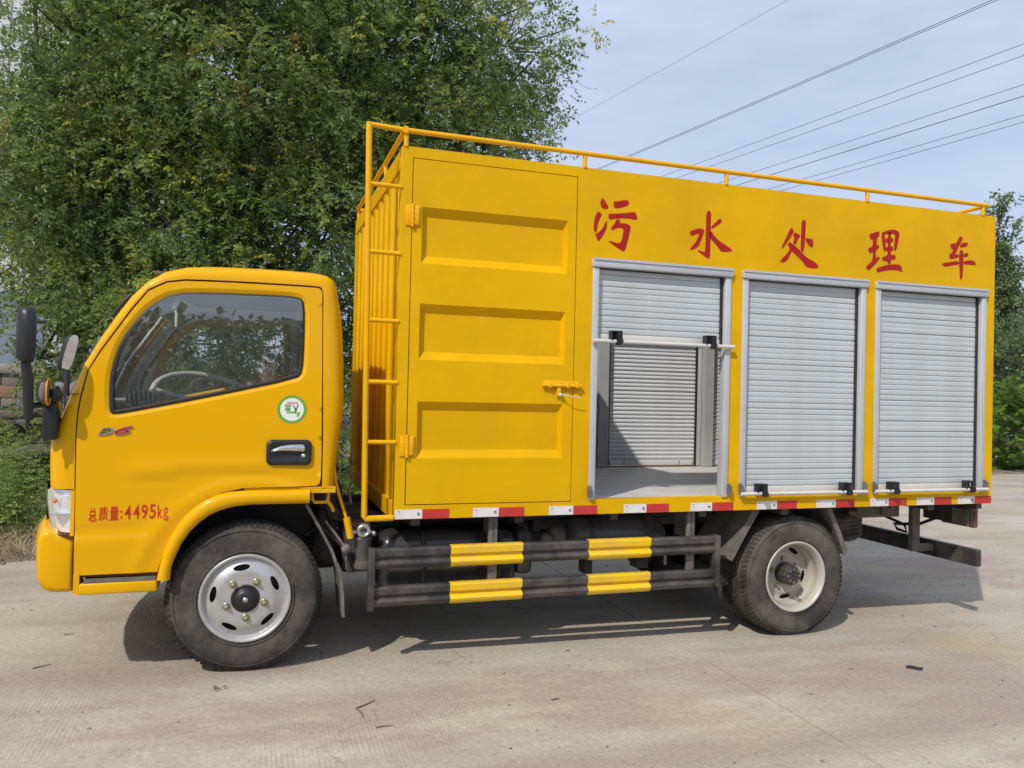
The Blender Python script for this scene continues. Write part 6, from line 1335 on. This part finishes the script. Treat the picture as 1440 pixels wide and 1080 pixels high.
# head with brow, nose, chin, lips and ears
bm = bmesh.new(); bmesh.ops.create_uvsphere(bm, u_segments=28, v_segments=22, radius=1)
for v in bm.verts:
    x, y, z = v.co; fr = max(0, y)
    w = .078 * (1 - .16 * max(0, -z) ** 1.5); dpt = .098 if y < 0 else .092; X, Y_, Z = x * w, y * dpt, z * .118
    Y_ += fr * (.022 * math.exp(-(x / .17) ** 2) * math.exp(-((z + .10) / .22) ** 2) + .006 * math.exp(-((z - .22) / .10) ** 2) - .011 * math.exp(-((abs(x) - .38) / .16) ** 2) * math.exp(-((z - .08) / .12) ** 2) + .007 * math.exp(-(x / .3) ** 2) * math.exp(-((z + .48) / .08) ** 2) + .008 * math.exp(-(x / .3) ** 2) * math.exp(-((z + .82) / .15) ** 2))
    v.co = Vector((X, Y_, Z)) + Hd
body.bm(bm, True, 0)
for s in (-1, 1):
    body.lathe([(0, -.004), (.012, -.006), (.020, .0), (.016, .006), (0, .004)], (Hd.x + s * .079, Hd.y - .005, Hd.z + .0), axis='X', n=12)
body.build('body', [M['skin'], M['shirt'], M['trousers'], M['shoe']], person)
bm = bmesh.new(); bmesh.ops.create_uvsphere(bm, u_segments=28, v_segments=18, radius=1)
dl = [v for v in bm.verts if v.co.z < (.42 if v.co.y > .35 else (.0 if v.co.y > -.1 else -.45))]; bmesh.ops.delete(bm, geom=dl, context='VERTS')
for v in bm.verts: n_ = mn.noise(v.co * 5) * .04; v.co = Vector((v.co.x * .084 * (1 + n_), v.co.y * .104 * (1 + n_), v.co.z * .126 * (1 + n_))) + Hd
h = MB(); h.bm(bm, True); h.build('hair', M['hair'], person)
for s in (-1, 1):
    e = MB(); e.lathe([(0, -.006), (.010, -.003), (.012, .002)], (Hd.x + s * .030, Hd.y + .089, Hd.z + .010), n=12); e.build('eye', M['hair'], person)
    e = MB(); e.tube([(Hd.x + s * .016, Hd.y + .096, Hd.z + .030), (Hd.x + s * .032, Hd.y + .093, Hd.z + .034), (Hd.x + s * .048, Hd.y + .084, Hd.z + .029)], .003, n=5); e.build('eyebrow', M['hair'], person)
e = MB(); e.tube([(Hd.x - .022, Hd.y + .090, Hd.z - .056), (Hd.x, Hd.y + .098, Hd.z - .055), (Hd.x + .022, Hd.y + .090, Hd.z - .056)], [.002, .0045, .002], n=6); e.build('mouth', mat('lips', (.36, .13, .11), .5), person)
# right hand holds the phone from the side, left hand is closed round the black pole
hr = Vector(J['haR'][0]); hl = Vector(J['haL'][0]); pc = Vector((-.010, hl.y + .022, 0))
for k in range(4):
    z = hl.z - .010 + k * .020; L_ = (.85, .97, 1, .85)[k]; pts = [(hl.x - .005, hl.y + .004, z)] + [(pc.x + .019 * cos(a), pc.y + .019 * sin(a), z) for a in np.linspace(-2.9, -2.9 - 3.6 * L_, 8)]
    f_ = MB(); f_.tube(pts, [.0105, .010, .0095, .009, .0085, .0085, .008, .0075, .006], n=8); f_.build('finger', M['skin'], person)
f_ = MB(); f_.tube([(hl.x, hl.y - .012, hl.z + .01), (hl.x + .018, hl.y - .008, hl.z + .035), (pc.x + .004, pc.y - .018, hl.z + .058), (pc.x + .018, pc.y - .010, hl.z + .066)], [.012, .011, .0095, .007], n=8); f_.build('thumb', M['skin'], person)
for k in range(4):
    z = hr.z - .02 + k * .020; l_ = (.062, .074, .078, .070)[k]; f_ = MB(); b0 = Vector((hr.x + .002, hr.y + .010, z)); f_.tube([b0, b0 + Vector((-l_ * .4, .012, .004)), b0 + Vector((-l_ * .75, .010, .006)), b0 + Vector((-l_, .004, .006))], [.010, .0092, .0085, .006], n=8); f_.build('finger', M['skin'], person)
f_ = MB(); b0 = hr + Vector((.0, -.010, .020)); f_.tube([b0, b0 + Vector((-.012, -.010, .028)), b0 + Vector((-.030, -.006, .045))], [.012, .0105, .007], n=8); f_.build('thumb', M['skin'], person)
b = MB(); b.box(-.010, .085, -4.374, -4.364, 1.395, 1.50, bev=.003); b.lathe([(0, -.003), (.010, -.003), (.011, 0)], (.0066, -4.3635, 1.472), n=14); tag(b.build('phone', M['black']), 'black phone held up in the right hand of the photographer', 'phone')
pole = thing('hand_pole', 'upright black pole with a ridged grip in the left hand of the photographer', 'pole', (0, 0, 0))
b = MB(); b.tube([(pc.x, pc.y, 1.30), (pc.x, pc.y, 1.95)], .011, n=12); b.build('shaft', M['black'], pole)
b = MB(); b.lathe([(0, 0)] + [(.020 + .006 * (k % 2), .006 + .010 * k) for k in range(12)] + [(0, .135)], (pc.x, pc.y, 1.90), axis='Z', n=16); b.build('ridged_grip', M['black'], pole)
